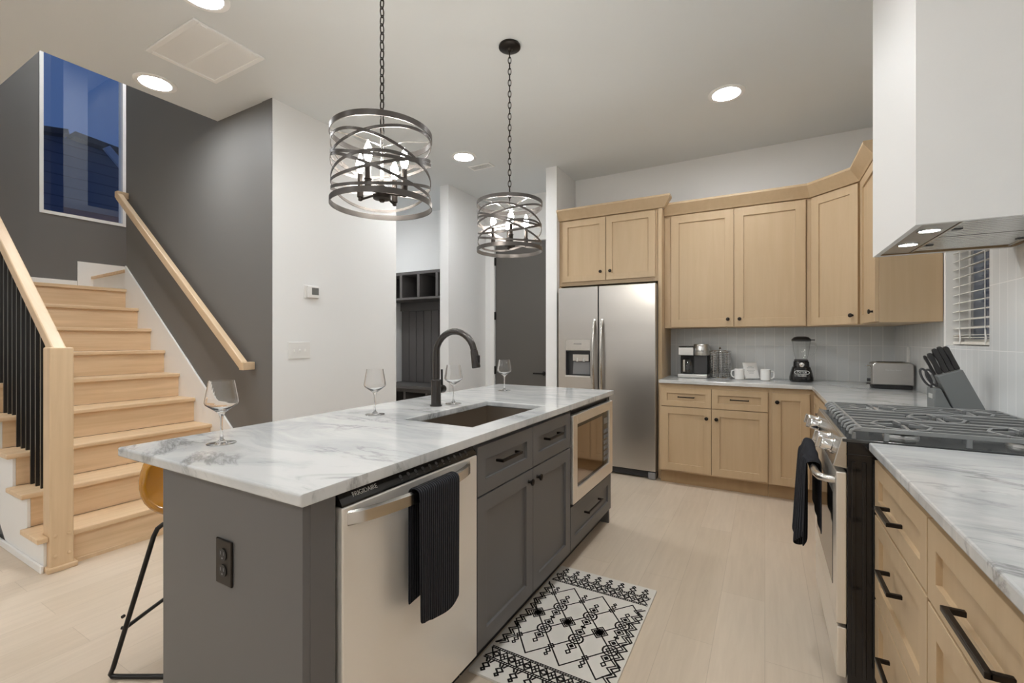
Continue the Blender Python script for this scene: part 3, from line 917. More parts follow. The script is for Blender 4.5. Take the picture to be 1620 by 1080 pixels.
# ================================================================ FRIDGE
fr_ = thing('refrigerator', 'stainless steel side by side refrigerator with ice dispenser', 'refrigerator', (-1.327, 4.45, 0))
obj('body', bx(-1.797, 4.235, .03, -.857, 4.69, 1.762), 'grey_plastic', fr_, .004)
FO = frame((0, 4.228, 0), (1, 0, 0), (0, -1, 0))
q = B(); q.T = FO
ha, hb_, hz0, hz1 = -1.722, -1.467, .91, 1.267
# left door with dispenser recess
A0, A1, Z0, Z1, CT = -1.799, -1.393, .075, 1.777, .065
o_ = [(A0, Z0), (A1, Z0), (A1, Z1), (A0, Z1)]; h = [(ha, hz0), (hb_, hz0), (hb_, 1.155), (ha, 1.155)]
vs = [(*p, CT) for p in o_] + [(*p, CT) for p in h] + [(*p, 0) for p in o_] + [(*p, CT - .055) for p in h]
fs = [(8, 11, 10, 9), (12, 13, 14, 15)]
for k in range(4):
    j = (k + 1) % 4
    fs += [(k, j, 4 + j, 4 + k), (4 + k, 4 + j, 12 + j, 12 + k), (k, 8 + k, 8 + j, j)]
q.put(vs, fs)
ld = obj('freezer_door', q, 'brushed_steel', fr_, .006, seg=3)
q = B(); q.T = FO; q.box(ha, 1.16, CT + .0005, hb_, hz1, CT + .006)
dp = obj('dispenser_panel', q, 'satin_steel', ld, .002)
q = B(); q.T = FO
e = .0006
q.box(ha + e, hz0 + e, CT - .054, hb_ - e, 1.155 - e, CT - .051); q.box(ha + e, hz0 + e, CT - .051, ha + .006, 1.155 - e, CT + .002)
q.box(hb_ - .006, hz0 + e, CT - .051, hb_ - e, 1.155 - e, CT + .002); q.box(ha + .006, 1.148, CT - .051, hb_ - .006, 1.155 - e, CT + .002)
obj('dispenser_recess', q, 'dark_plastic', ld)
q = B(); q.T = FO; q.prism([(-1.665, .925), (-1.482, .925), (-1.49, 1.05), (-1.655, 1.05)], 'z', 0, .01)
q.v = [FO @ (FO.inverted() @ p + Vector((0, 0, CT - .05))) for p in q.v]
obj('paddle', q, 'grey_plastic', ld, .002)
q = B(); q.T = FO; q.box(-1.655, 1.055, CT - .05, -1.49, 1.12, CT - .018); q.lathe([(.02, 0), (.016, .04)], (-1.61, 1.05, CT - .032), 14, (0, 1, 0)); q.lathe([(.02, 0), (.016, .04)], (-1.54, 1.05, CT - .032), 14, (0, 1, 0))
obj('nozzle', q, 'satin_steel', ld, .002)
q = B(); q.T = FO; q.box(ha - .004, hz0 - .012, CT + .0005, hb_ + .004, hz0 + .004, CT + .012)
obj('drip_tray', q, 'aluminium', ld, .002)
text('lettering', 'FRIGIDAIRE', .016, FO @ Matrix.Translation((-1.595, 1.222, CT + .0065)), 'logo_dark', dp)
q = B(); q.T = FO; q.box(-1.385, Z0, 0, -.855, Z1, CT)
rd = obj('fridge_door', q, 'brushed_steel', fr_, .006, seg=3)
for a, d in ((-1.425, ld), (-1.347, rd)):
    q = B(); q.T = FO; pts = []
    for i in range(17):
        s = i / 16; pts.append((a, .72 + .735 * s, CT - .004 + .058 * math.sin(PI * s) ** .5))
    q.tube(pts, .0135, 12)
    obj('handle', q, 'satin_steel', d, smooth=True)
q = B(); q.T = FO; q.box(-1.79, .012, .0, -.93, .068, .03)
for i in range(5): q.box(-1.78, .017 + i * .01, .03, -.94, .021 + i * .01, .034)
obj('grille', q, 'dark_plastic', fr_)
for a, cc_ in ((-.925, .06), (-1.797, .055)):
    q = B(); q.T = FO; q.box(a, 0, -.01, a + .068, .066, cc_)
    obj('foot', q, 'grey_plastic', fr_, .01)

# fridge surround and over-fridge cabinet
BU, BN = (1, 0, 0), (0, -1, 0)
ofc = cabinet('over_fridge_cabinet', 'light maple two door cabinet above the refrigerator with a tall end panel', 'cabinet', None, (0, 4.268, 0), BU, BN, -1.834, -.8525, 1.805, 2.465, .42,
        [('door', -1.797, 1.842, -1.345, 2.452, [('k', -1.39, 1.925)]), ('door', -1.339, 1.842, -.878, 2.452, [('k', -1.295, 1.925)])], 'maple')

obj('side_panel', bx(-.852, 4.252, 0, -.8175, 4.695, 2.465), 'maple', ofc, .0015)
obj('filler_strip', bx(-1.8345, 4.252, 0, -1.806, 4.69, 1.80), 'maple', ofc, .0015)

# ================================================================ BACK RUN
cabinet('base_cabinet', 'light maple base cabinet with two drawers over two doors under the coffee maker', 'cabinet', None, (0, 4.129, 0), BU, BN, -.816, .026, .115, .883, .55,
        [('drawer', -.796, .688, -.391, .848, [('p', -.588, .772, .135, .009)]), ('drawer', -.387, .688, .02, .848, [('p', -.18, .772, .14, .009)]),
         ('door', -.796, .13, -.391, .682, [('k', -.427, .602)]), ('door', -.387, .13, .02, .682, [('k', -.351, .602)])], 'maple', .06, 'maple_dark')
cc = cabinet('corner_base_cabinet', 'light maple narrow door base cabinet in the counter corner', 'cabinet', None, (0, 4.129, 0), BU, BN, .0265, .344, .115, .883, .55,
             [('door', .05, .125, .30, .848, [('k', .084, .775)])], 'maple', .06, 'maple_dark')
RU, RN = (0, -1, 0), (-1, 0, 0)
RO = (.345, 0, 0)
Mr = frame(RO, RU, RN)
q = B(); q.T = Mr; q.box(-4.128, .115, -.56, -3.78, .883, 0)
obj('side_carcass', q, 'maple', cc)
q = B(); q.T = Mr; q.shaker(-4.10, .125, -3.80, .848, .02, .06, .009, .0005)
obj('side_door', q, 'maple', cc, .0012)
q = B(); q.T = Mr; q.box(-4.19, 0, -.5, -3.78, .1145, -.06)
obj('side_toe_kick', q, 'maple_dark', cc)
cabinet('drawer_cabinet', 'light maple drawer cabinet beyond the range, mostly hidden by the range knobs', 'cabinet', None, RO, RU, RN, -3.778, -2.728, .115, .883, .56,
        [('drawer', -3.775, .688, -3.262, .855, [('p', -3.52, .772, .14)]), ('drawer', -3.775, .398, -3.262, .68, [('p', -3.52, .56, .14)]), ('drawer', -3.775, .125, -3.262, .39, [('p', -3.52, .28, .14)]),
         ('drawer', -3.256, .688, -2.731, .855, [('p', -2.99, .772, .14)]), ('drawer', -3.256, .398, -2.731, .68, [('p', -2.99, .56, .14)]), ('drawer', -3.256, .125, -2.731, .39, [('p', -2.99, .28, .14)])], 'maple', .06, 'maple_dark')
q = B(); q.prism([(-.816, 4.094), (.31, 4.094), (.31, 2.722), (.9165, 2.722), (.9165, 4.695), (-.816, 4.695)], 'z', .884, .914)
tag(obj('corner_countertop', q, 'marble', None, .004), 'white marble L shaped countertop wrapping the kitchen corner', 'countertop')
# near right run
cabinet('drawer_cabinet', 'light maple three drawer cabinet beside the near side of the range', 'cabinet', None, RO, RU, RN, -1.938, -1.368, .115, .883, .56,
        [('drawer', -1.932, .682, -1.371, .858, [('p', -1.655, .757, .15)]), ('drawer', -1.932, .396, -1.371, .674, [('p', -1.655, .565, .15)]), ('drawer', -1.932, .122, -1.371, .388, [('p', -1.655, .30, .15)])],
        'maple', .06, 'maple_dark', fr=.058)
cabinet('base_cabinet', 'light maple cabinet with wide drawer over a door, closest along the marble run', 'cabinet', None, RO, RU, RN, -1.366, -.70, .115, .883, .56,
        [('drawer', -1.363, .676, -.703, .858, [('p', -1.045, .757, .20)]), ('door', -1.363, .122, -.703, .668, [('k', -.76, .60)])],
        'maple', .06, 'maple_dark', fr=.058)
q = B(); q.box(.31, .69, .884, .9165, 1.942, .914)
tag(obj('side_countertop', q, 'marble', None, .005), 'white marble countertop on the near side of the range', 'countertop')

# upper cabinets
cabinet('wall_cabinet', 'tall light maple two door wall cabinet over the coffee maker', 'cabinet', None, (0, 4.374, 0), BU, BN, -.8165, .296, 1.372, 2.41, .322,
        [('door', -.757, 1.378, -.237, 2.40, [('k', -.281, 1.443)]), ('door', -.229, 1.378, .288, 2.40, [('k', -.19, 1.443)])], 'maple', fr=.07)
dcb = thing('corner_wall_cabinet', 'light maple angled corner wall cabinet with one door', 'cabinet', (.6, 4.4, 1.37))
q = B(); q.prism([(.2975, 4.374), (.326, 4.374), (.618, 4.082), (.914, 4.082), (.914, 4.694), (.2975, 4.694)], 'z', 1.372, 2.41)
obj('carcass', q, 'maple', dcb, .001)
s2 = math.sqrt(.5)
Md = frame((.326, 4.374, 0), (s2, -s2, 0), (-s2, -s2, 0))
q = B(); q.T = Md; q.shaker(.022, 1.378, .391, 2.40, .02, .062, .009, .0005)
d = obj('door', q, 'maple', dcb, .0012)
knob(frame(Md @ Vector((0, 0, .02)), (s2, -s2, 0), (-s2, -s2, 0)), .352, 1.443, d)
cabinet('wall_cabinet', 'light maple single door wall cabinet beside the kitchen window', 'cabinet', None, (.618, 0, 0), RU, RN, -4.081, -3.55, 1.372, 2.41, .296,
        [('door', -4.05, 1.378, -3.556, 2.40, [('k', -3.615, 1.443)])], 'maple', fr=.062)
# crown mouldings with mitred corners
def crown(path, prof, side=1):
    P = [Vector(p) for p in path]; rows = []
    for i in range(len(P)):
        d0 = (P[i] - P[i - 1]).normalized() if i else (P[1] - P[0]).normalized()
        d1 = (P[i + 1] - P[i]).normalized() if i < len(P) - 1 else d0
        n0 = Vector((d0.y, -d0.x)) * side; n1 = Vector((d1.y, -d1.x)) * side
        m_ = (n0 + n1).normalized(); k = 1 / max(.3, m_.dot(n0))
        rows.append([(P[i].x + m_.x * k * o, P[i].y + m_.y * k * o, z) for o, z in prof])
    q = B(); q.strip(None, [r + [r[0]] for r in rows]); q.put(rows[0], [tuple(range(len(prof)))]); q.put(rows[-1], [tuple(reversed(range(len(prof))))])
    return q
pr_ = [(-.02, 2.411), (.022, 2.411), (.03, 2.425), (.075, 2.488), (.08, 2.495), (.08, 2.512), (-.02, 2.512)]
tag(obj('crown_molding', crown([(-.816, 4.374), (.326, 4.374), (.618, 4.082), (.618, 3.55)], pr_), 'maple'), 'light maple crown molding along the wall cabinets and around the corner', 'molding')
pr2 = [(o, z + .056) for o, z in pr_]
tag(obj('crown_molding', crown([(-1.834, 4.268), (-.8175, 4.268), (-.8175, 4.2925)], pr2), 'maple'), 'light maple crown molding on top of the cabinet above the refrigerator', 'molding')

# ================================================================ RANGE
GY0, GY1 = 1.956, 2.717
rg_ = thing('gas_range', 'stainless steel gas range with black side and cast iron grates', 'range', (.55, 2.336, 0))
q = B(); q.box(.2525, GY0, .05, .905, GY1, .905)
for x in (.27, .30, .33, .36): q.box(x - .006, GY0 - .004, .09, x + .006, GY0 + .001, .84)
q.box(.2525, GY0 - .003, .86, .36, GY0 + .001, .866)
obj('body', q, 'gloss_black', rg_, .002)
for x in (.32, .80):
    for y in (GY0 + .06, GY1 - .12): obj('foot', bx(x, y, 0, x + .06, y + .06, .049), 'matte_black', rg_)
q = B(); q.prism([(.2515, .812), (.210, .818), (.236, .921), (.2515, .921)], 'y', GY0, GY1)
cp = obj('control_panel', q, 'satin_steel', rg_, .003)
kn = Vector((-.103, 0, -.026)).normalized(); kn = Vector((-(.921 - .818), 0, (.236 - .210))).normalized()
for y in (2.05, 2.175, 2.50, 2.625):
    q = B(); c0 = Vector((.223, y, .87)) - kn * .0
    q.lathe([(.029, 0), (.029, .006), (.024, .009), (.0235, .036), (.021, .041)], c0, 26, kn)
    kb = obj('knob', q, 'chrome', cp, smooth=True)
    q = B(); up = Vector((kn.z * -1, 0, kn.x)).normalized()
    cc_ = c0 + kn * .047
    q.T = Matrix(((0, up.x, kn.x, cc_.x), (1, up.y, kn.y, cc_.y), (0, up.z, kn.z, cc_.z), (0, 0, 0, 1)))
    q.cbox((0, 0, 0), (.011, .044, .016))
    obj('knob_grip', q, 'satin_steel', kb, .003)
q = B(); q.box(.2205, GY0 + .002, .262, .2515, GY1 - .002, .798)
od = obj('oven_door', q, 'dish_steel', rg_, .004)
q = B(); q.box(.2185, GY0 + .09, .36, .2203, GY1 - .09, .70)
obj('window', q, 'oven_glass', od)
q = B(); pts = []
ya, yb_ = GY0 + .03, GY1 - .03
pts = [(.221, ya, .762), (.195, ya + .004, .762), (.176, ya + .02, .762), (.168, ya + .06, .762)] + [(.166, ya + .06 + (yb_ - ya - .12) * i / 8, .762) for i in range(1, 8)] + [(.168, yb_ - .06, .762), (.176, yb_ - .02, .762), (.195, yb_ - .004, .762), (.221, yb_, .762)]
q.tube(pts, .0135, 14)
obj('handle', q, 'satin_steel', od, smooth=True)
q = B(); q.box(.2225, GY0 + .002, .075, .2515, GY1 - .002, .25)
obj('storage_drawer', q, 'dish_steel', rg_, .004)
q = B(); q.box(.238, GY0 - .001, .9055, .905, GY1 + .001, .917); q.box(.885, GY0, .917, .905, GY1, .94)
ck = obj('cooktop', q, 'cooktop_enamel', rg_, .002)
burn = [(.425, 2.095, .042), (.735, 2.095, .034), (.425, 2.578, .036), (.735, 2.578, .042), (.58, 2.336, .048)]
for bxx, byy, br in burn:
    q = B(); q.lathe([(br * 1.25, 0), (br * 1.2, .008), (br * .95, .012)], (bxx, byy, .9172), 30)
    bu = obj('burner', q, 'aluminium', rg_, smooth=True)
    q = B(); q.lathe([(br, 0), (br, .006), (br * .9, .009), (0, .0095)], (bxx, byy, .9292), 30)
    obj('burner_cap', q, 'matte_black', bu, smooth=True)
def grate(y0, y1, centers):
    q = B(); zt = .960; zb = .943; w_ = .010; x0, x1 = .262, .875
    ym = (y0 + y1) / 2
    def barx(xa, xb, y, h=.014): q.box(xa, y - w_ / 2, zt - h, xb, y + w_ / 2, zt)
    def bary(ya, yb, x, h=.014): q.box(x - w_ / 2, ya, zt - h, x + w_ / 2, yb, zt)
    barx(x0 + .01, x1, y0 + w_ / 2); barx(x0 + .01, x1, y1 - w_ / 2)
    bary(y0 + w_, y1 - w_, x1 - w_ / 2); bary(y0 + w_, y1 - w_, x0 + .03, .012)
    n = 4 if len(centers) > 1 else 3
    for i in range(n + 1):
        y = y0 + w_ / 2 + (y1 - y0 - w_) * i / n
        # rounded front ends
        q.tube([(x0 + .03, y, zt - .006), (x0 + .014, y, zt - .007), (x0 + .004, y, zt - .013), (x0 + .001, y, zt - .026)], .0068, 8)
        if i in (0, n): continue
        xs = [x0 + .03]
        for (bx_, by_) in sorted(centers):
            g = .085 if abs(y - by_) < .05 else .06
            xs += [bx_ - g, bx_ + g]
        xs.append(x1 - .01)
        for a, b_ in zip(xs[::2], xs[1::2]):
            if b_ - a > .015: barx(a, b_, y, .011)
    for (bx_, by_) in centers:
        for sx in (-1, 1):
            # pointed arms: V open towards the burner
            q.bar((bx_ + sx * .085, by_, zt - .006), (bx_ + sx * .022, by_, zt - .002), w_, .012)
            for sy in (-1, 1):
                q.bar((bx_ + sx * .085, by_, zt - .006), (bx_ + sx * .055, by_ + sy * .075, zt - .006), w_, .012)
                q.bar((bx_ + sx * .055, by_ + sy * .075, zt - .006), (bx_, by_ + sy * .108, zt - .006), w_, .012)
        for sy in (-1, 1):
            q.bar((bx_, by_ + sy * .108, zt - .006), (bx_, by_ + sy * .022, zt - .002), w_, .012)
    for x in (x0 + .1, (x0 + x1) / 2, x1 - .02):
        for y in (y0 + .006, y1 - .006): q.box(x - .007, y - .005, .9175, x + .007, y + .005, zt - .014)
    for y in (y0 + .006, y1 - .006): q.box(x0 + .004, y - .005, .9175, x0 + .016, y + .005, zt - .02)
    obj('grate', q, 'cast_iron', rg_, .0015)
grate(1.962, 2.2155, [(.425, 2.09), (.735, 2.09)])
grate(2.2185, 2.4535, [(.58, 2.336)])
grate(2.4565, 2.712, [(.425, 2.583), (.735, 2.583)])
def wv2(s, t_):
    d = max(0, (s - .55) / .45)
    fold = .02 * math.sin(t_ * 17) * (d ** .6 if s > .55 else .3)
    low = (.07 * math.sin(t_ * 5.5 + .3)) * d if s > .55 else .03 * t_
    return (fold * (1 if s > .55 else .3) - .014 * d, low)
towel('oven_towel', 'dark towel hanging in folds over the oven door handle', hang(.192, .143, .783, .50, .415), 2.13, 2.47, wv2)

# ================================================================ HOOD
HX, HY0, HY1, HZ = .447, 2.005, 2.705, 1.654
hd = thing('range_hood', 'white boxed range hood with lit steel insert above the range', 'hood', (.69, 2.355, HZ))
q = B(); q.box(HX, HY0, HZ + .025, .9165, HY1, ZC - .0005)
q.box(HX, HY0, HZ, HX + .02, HY1, HZ + .025); q.box(HX + .02, HY0, HZ, .9165, HY0 + .02, HZ + .025); q.box(HX + .02, HY1 - .02, HZ, .9165, HY1, HZ + .025)
obj('box', q, 'white_paint', hd)
q = B(); q.box(HX + .0205, HY1 - .032, HZ + .002, .915, HY1 - .0205, HZ + .0245); q.box(.903, HY0 + .021, HZ + .002, .915, HY1 - .033, HZ + .0245)
obj('inner_edge', q, 'maple_dark', hd)
q = B(); q.box(HX + .0205, HY0 + .0205, HZ + .006, .572, HY1 - .033, HZ + .0245); q.box(.573, HY0 + .0205, HZ + .018, .902, HY1 - .033, HZ + .0245)
ins = obj('insert', q, 'brushed_steel', hd, .001)
for y0, y1 in ((HY0 + .03, 2.335), (2.345, HY1 - .042)):
    q = B(); n = 9
    for i in range(n):
        y = y0 + (y1 - y0) * (i + .5) / n
        q.box(.58, y - .011, HZ + .007, .89, y + .011, HZ + .0175)
    q.box(.576, y0 - .004, HZ + .004, .584, y1 + .004, HZ + .0175); q.box(.888, y0 - .004, HZ + .004, .896, y1 + .004, HZ + .0175)
    bf = obj('baffle', q, 'satin_steel', hd, .002)
    q = B()
    for x in (.60, .87): q.box(x - .012, (y0 + y1) / 2 - .012, HZ + .003, x + .012, (y0 + y1) / 2 + .012, HZ + .0069)
    obj('latch', q, 'dark_plastic', bf)
for y in (2.157, 2.433):
    q = B(); q.lathe([(.036, .0), (.036, -.004), (.03, -.005), (.029, 0)], (.518, y, HZ + .0058), 28)
    li = obj('light', q, 'chrome', hd, smooth=True)
    obj('lens', B().lathe([(.028, -.0035), (.028, -.001)], (.518, y, HZ + .0058), 28), 'hood_glow', li)

# window blind
bl = thing('window_blind', 'white slatted blind lowered in the kitchen window', 'blind', (.965, 3.22, 1.25))
z = WZ0 + .022
q = B(); q.box(.942, WY0 + .01, z - .016, .99, WY1 - .018, z)
obj('bottom_rail', q, 'blind_white', bl, .003)
zs = [z + .02, z + .034] + [z + .075 + .0475 * i for i in range(17)]
for i, zz in enumerate(zs):
    q = B(); tl = .006 if i > 1 else 0
    q.prism([(.942, zz - tl), (.966, zz + .002), (.99, zz + tl), (.99, zz + tl + .0025), (.966, zz + .0045), (.942, zz - tl + .0025)], 'y', WY0 + .008, WY1 - .018)
    obj('slat', q, 'blind_white', bl)
for y in (WY0 + .12, WY1 - .13):
    q = B(); q.tube([(.939, y, z - .016), (.939, y, 2.1)], .0018, 6); q.tube([(.993, y, z - .016), (.993, y, 2.1)], .0018, 6)
    q.tube([(.939, y - .004, z + .06), (.937, y - .012, z + .04), (.938, y - .02, z + .02), (.937, y - .012, z - .005)], .003, 6)
    obj('cord', q, 'white_plastic', bl, smooth=True)
q = B(); q.box(.94, WY0 + .005, 2.085, .992, WY1 - .014, 2.135)
obj('headrail', q, 'blind_white', bl, .003)

# ================================================================ COUNTER ITEMS
CZ = .9146
# coffee maker
cm = thing('coffee_maker', 'silver and black duo coffee maker with glass carafe', 'coffee maker', (-.58, 4.52, CZ))
x0, x1, yf, yb2 = -.705, -.452, 4.40, 4.66
xm = -.572
q = B(); q.box(x0, yf, CZ, x1, yb2, CZ + .034)
obj('base', q, 'aluminium', cm, .006)
q = B(); q.box(x0 + .012, yf + .09, CZ + .0345, xm, yb2 - .004, CZ + .205); q.box(xm + .001, yf + .05, CZ + .0345, x1 - .002, yb2 - .004, CZ + .205)
obj('body', q, 'matte_black', cm, .003)
q = B(); q.box(xm + .004, yf + .046, CZ + .036, x1 - .006, yf + .0495, CZ + .2)
obj('front_panel', q, 'dark_plastic', cm, .001)
q = B(); q.box(x0 + .002, yf + .012, CZ + .2055, xm + .002, yb2, CZ + .278)
hd2 = obj('brew_head', q, 'aluminium', cm, .005)
obj('lid', bx(x0 + .006, yf + .018, CZ + .2785, xm - .002, yb2 - .006, CZ + .288), 'matte_black', hd2, .003)
q = B(); q.lathe([(.062, 0), (.064, .01), (.064, .095), (.058, .104)], (xm + .063, yf + .07, CZ + .2055), 36); q.box(xm + .004, yf + .07, CZ + .2055, x1 - .004, yb2 - .002, CZ + .296)
pd = obj('pod_head', q, 'aluminium', cm, .003, smooth=True)
q = B(); q.prism([(xm + .035, CZ + .292), (xm + .091, CZ + .292), (xm + .087, CZ + .299), (xm + .039, CZ + .299)], 'y', yf + .002, yf + .02)
obj('pod_lever', q, 'chrome', pd, .002)
text('lettering', 'KEURIG', .0155, frame((xm + .063, yf + .0055, CZ + .247), BU, BN), 'logo_dark', pd, .002)
ca = obj('carafe', B().lathe([(.045, 0), (.054, .01), (.056, .06), (.05, .1), (.04, .122)], (x0 + .078, yf + .075, CZ + .0355), 32), 'jar_glass', cm, smooth=True)
q = B(); q.lathe([(.042, .1225), (.043, .135), (.02, .142)], (x0 + .078, yf + .075, CZ + .0355), 28)
obj('carafe_lid', q, 'matte_black', ca, smooth=True)
q = B(); q.box(x0 + .045, yf + .002, CZ + .055, x0 + .066, yf + .016, CZ + .165)
obj('carafe_handle', q, 'satin_steel', ca, .004)
# pod carousel
pc_ = thing('pod_carousel', 'chrome wire coffee pod carousel between coffee maker and mugs', 'rack', (-.357, 4.53, CZ))
q = B(); q.lathe([(.085, 0), (.088, .006), (.082, .012), (.02, .014)], (-.357, 4.53, CZ), 36)
obj('base', q, 'chrome', pc_, smooth=True)
obj('pole', B().tube([(-.357, 4.53, CZ + .0145), (-.357, 4.53, CZ + .27)], .006, 12).lathe([(.0, -.012), (.014, 0), (.0, .014)], (-.357, 4.53, CZ + .27), 16), 'chrome', pc_, smooth=True)
for k in range(8):
    a = 2 * PI * k / 8 + .2; cx2, cy2 = -.357 + .066 * math.cos(a), 4.53 + .066 * math.sin(a)
    q = B(); pts = []
    for i in range(121):
        t_ = i / 120; an = a + t_ * 2 * PI * 15
        pts.append((cx2 + .022 * math.cos(an), cy2 + .022 * math.sin(an), CZ + .018 + .225 * t_))
    q.tube(pts, .0027, 5)
    q.tube([(cx2 + .023 * math.cos(a), cy2 + .023 * math.sin(a), CZ + .012), (cx2 + .023 * math.cos(a), cy2 + .023 * math.sin(a), CZ + .25)], .0022, 6)
    q.tube([(cx2 - .023 * math.sin(a), cy2 + .023 * math.cos(a), CZ + .012), (cx2 - .023 * math.sin(a), cy2 + .023 * math.cos(a), CZ + .25)], .0018, 6)
    obj('wire_column', q, 'chrome', pc_, smooth=True)
q = B(); q.tube([(-.357 + .084 * math.cos(i * PI / 18), 4.53 + .084 * math.sin(i * PI / 18), CZ + .245) for i in range(36)], .0025, 6, True)
for k in range(4):
    a = PI / 2 * k; q.tube([(-.357, 4.53, CZ + .258), (-.357 + .084 * math.cos(a), 4.53 + .084 * math.sin(a), CZ + .245)], .002, 6)
obj('top_ring', q, 'chrome', pc_, smooth=True)
# mugs
mg = thing('mug', '', 'mug', (0, 0, 0), 'white mugs on the back counter')
obj('cup', B().lathe([(.0, .003), (.032, .001), (.037, .003), (.039, .012), (.039, .094), (.0375, .095), (.0355, .092), (.0355, .012), (.0, .008)], n=40, cap=False), 'ceramic', mg, smooth=True)
obj('handle', B().tube([(.037, 0, .078), (.055, 0, .079), (.066, 0, .068), (.068, 0, .048), (.062, 0, .028), (.05, 0, .019), (.036, 0, .02)], .0062, 12), 'ceramic', mg, smooth=True)
mg.location = (-.195, 4.43, CZ); mg.rotation_euler = (0, 0, PI - .3); mg['label'] = 'white mug between the pod carousel and the card'
dup(mg, (.004, 4.43, CZ), 'white mug between the card and the blender', .25)
# card in slanted holder
cdh = thing('card_holder', 'white printed card leaning in a slanted stand between the mugs', 'card', (0, 0, 0))
tiltv = Vector((0, .058, .145)).normalized()
q = B(); q.T = Matrix(((1, 0, 0, 0), (0, tiltv.y, -tiltv.z, 0), (0, tiltv.z, tiltv.y, .006), (0, 0, 0, 1)))
q.box(-.062, 0, 0, .062, .15, .0015)
cdd = obj('card', q, 'paper', cdh)
q = B(); q.box(-.064, -.012, 0, .064, .05, .005); q.box(-.064, -.012, .005, .064, -.009, .011)
obj('stand', q, 'jar_glass', cdh)
Mc = Matrix(((1, 0, 0, 0), (0, tiltv.y, -tiltv.z, 0), (0, tiltv.z, tiltv.y, .006), (0, 0, 0, 1)))
q = B(); q.T = Mc
for i, wd_ in enumerate((.034, .062, .058, .07, .052, .04)):
    q.box(-wd_ / 2, .112 - i * .0125, .0018, wd_ / 2, .1145 - i * .0125, .0022)
obj('printed_lines', q, 'ink', cdd)
cdh.location = (-.095, 4.50, CZ); cdh.rotation_euler = (0, 0, .5)
# blender
bd = thing('blender', 'black countertop blender with clear glass jar under the corner cabinets', 'blender', (.266, 4.49, CZ))
C0 = (.266, 4.49, CZ)
def sqlathe(q, prof, c, n=32, p=3.4):
    vs = []; fs = []
    for r, h in prof:
        for k in range(n):
            a = 2 * PI * k / n; ca_, sa_ = math.cos(a), math.sin(a)
            rr_ = r / ((abs(ca_) ** p + abs(sa_) ** p) ** (1 / p))
            vs.append((c[0] + rr_ * ca_, c[1] + rr_ * sa_, c[2] + h))
    for i in range(len(prof) - 1):
        for k in range(n): fs.append((i * n + k, i * n + (k + 1) % n, (i + 1) * n + (k + 1) % n, (i + 1) * n + k))
    fs.append(tuple(range(n))); fs.append(tuple(range((len(prof) - 1) * n, len(prof) * n)))
    return q.put(vs, fs)
q = sqlathe(B(), [(.078, 0), (.086, .01), (.086, .035), (.078, .075), (.066, .118), (.063, .122), (.058, .126), (.056, .165), (.05, .172)], C0)
bb = obj('base', q, 'gloss_black', bd, smooth=True)
Mb = frame((.266, 4.4065, CZ + .075), BU, BN)
Mb = Mb @ Matrix.Rotation(-.18, 4, 'X')
q = B(); q.T = Mb
q.tube([(.052 * (abs(math.cos(a)) ** .6) * (1 if math.cos(a) > 0 else -1), .016 * math.sin(a) + .004, .004) for a in [i * PI / 14 for i in range(28)]], .0022, 6, True)
obj('emblem', q, 'logo_silver', bb, smooth=True)
text('lettering', 'OSTER', .024, Mb @ Matrix.Translation((0, .004, .003)), 'logo_silver', bb, .002)
text('lettering', 'CLASSIC', .017, Mb @ Matrix.Translation((0, -.024, .004)), 'logo_silver', bb, .002)
q = B(); q.lathe([(.02, 0), (.018, .012), (.01, .014)], (.266, 4.434, CZ + .142), 20, (0, -1, 0))
obj('dial', q, 'chrome', bb, smooth=True)
obj('collar', B().lathe([(.05, .173), (.052, .18), (.044, .186)], C0, 28), 'dark_plastic', bd, smooth=True)
q = sqlathe(B(), [(.042, .187), (.05, .22), (.058, .27), (.064, .325), (.068, .335)], C0, 32, 2.6)
q.f.pop(); q.fm.pop()
jr = obj('jar', q, 'jar_glass', bd, smooth=True)
q = B(); q.tube([(.325, 4.49, CZ + .32), (.365, 4.49, CZ + .318), (.372, 4.49, CZ + .29), (.36, 4.49, CZ + .24), (.33, 4.49, CZ + .215)], .008, 10)
obj('jar_handle', q, 'jar_glass', jr, smooth=True)
q = sqlathe(B(), [(.066, .336), (.07, .34), (.07, .352), (.052, .37), (.03, .376), (.028, .374)], C0)
ld_ = obj('lid', q, 'matte_black', bd, smooth=True)
obj('lid_tab', bx(.33, 4.475, CZ + .343, .362, 4.505, CZ + .351), 'matte_black', ld_, .002)
# toaster
to = thing('toaster', 'long brushed steel toaster standing against the tiled corner', 'toaster', (.785, 4.19, CZ))
tx0, tx1, ty0, ty1 = .672, .903, 4.085, 4.25
q = B(); q.box(tx0 + .01, ty0 + .008, CZ, tx1 - .006, ty1 - .008, CZ + .028)
obj('base', q, 'matte_black', to, .006)
q = B()
r_ = .03; prof2 = []
for (cx2, cz2, a0) in ((tx1 - r_, CZ + .19 - r_, 0), (tx0 + r_, CZ + .19 - r_, PI / 2)):
    for i in range(7): prof2.append((cx2 + r_ * math.cos(a0 + i * PI / 12), cz2 + r_ * math.sin(a0 + i * PI / 12)))
prof2 += [(tx0, CZ + .0285), (tx1, CZ + .0285)]
q.prism(prof2, 'y', ty0, ty1)
tb = obj('housing', q, 'brushed_steel', to, .008, smooth=True, seg=3)
text('lettering', 'Hamilton Beach', .014, frame((.79, ty0 - .0008, CZ + .135), BU, BN), 'aluminium', tb)
for y in (ty0 + .055, ty1 - .055):
    obj('slot', bx(tx0 + .04, y - .014, CZ + .1902, tx1 - .04, y + .014, CZ + .192), 'seam_black', tb)
q = B(); q.box(tx0 - .006, ty0 + .02, CZ + .03, tx0 - .0005, ty1 - .02, CZ + .17)
ep = obj('end_panel', q, 'satin_steel', to, .002)
q = B(); q.box(tx0 - .032, ty0 + .03, CZ + .15, tx0 - .0065, ty0 + .075, CZ + .162)
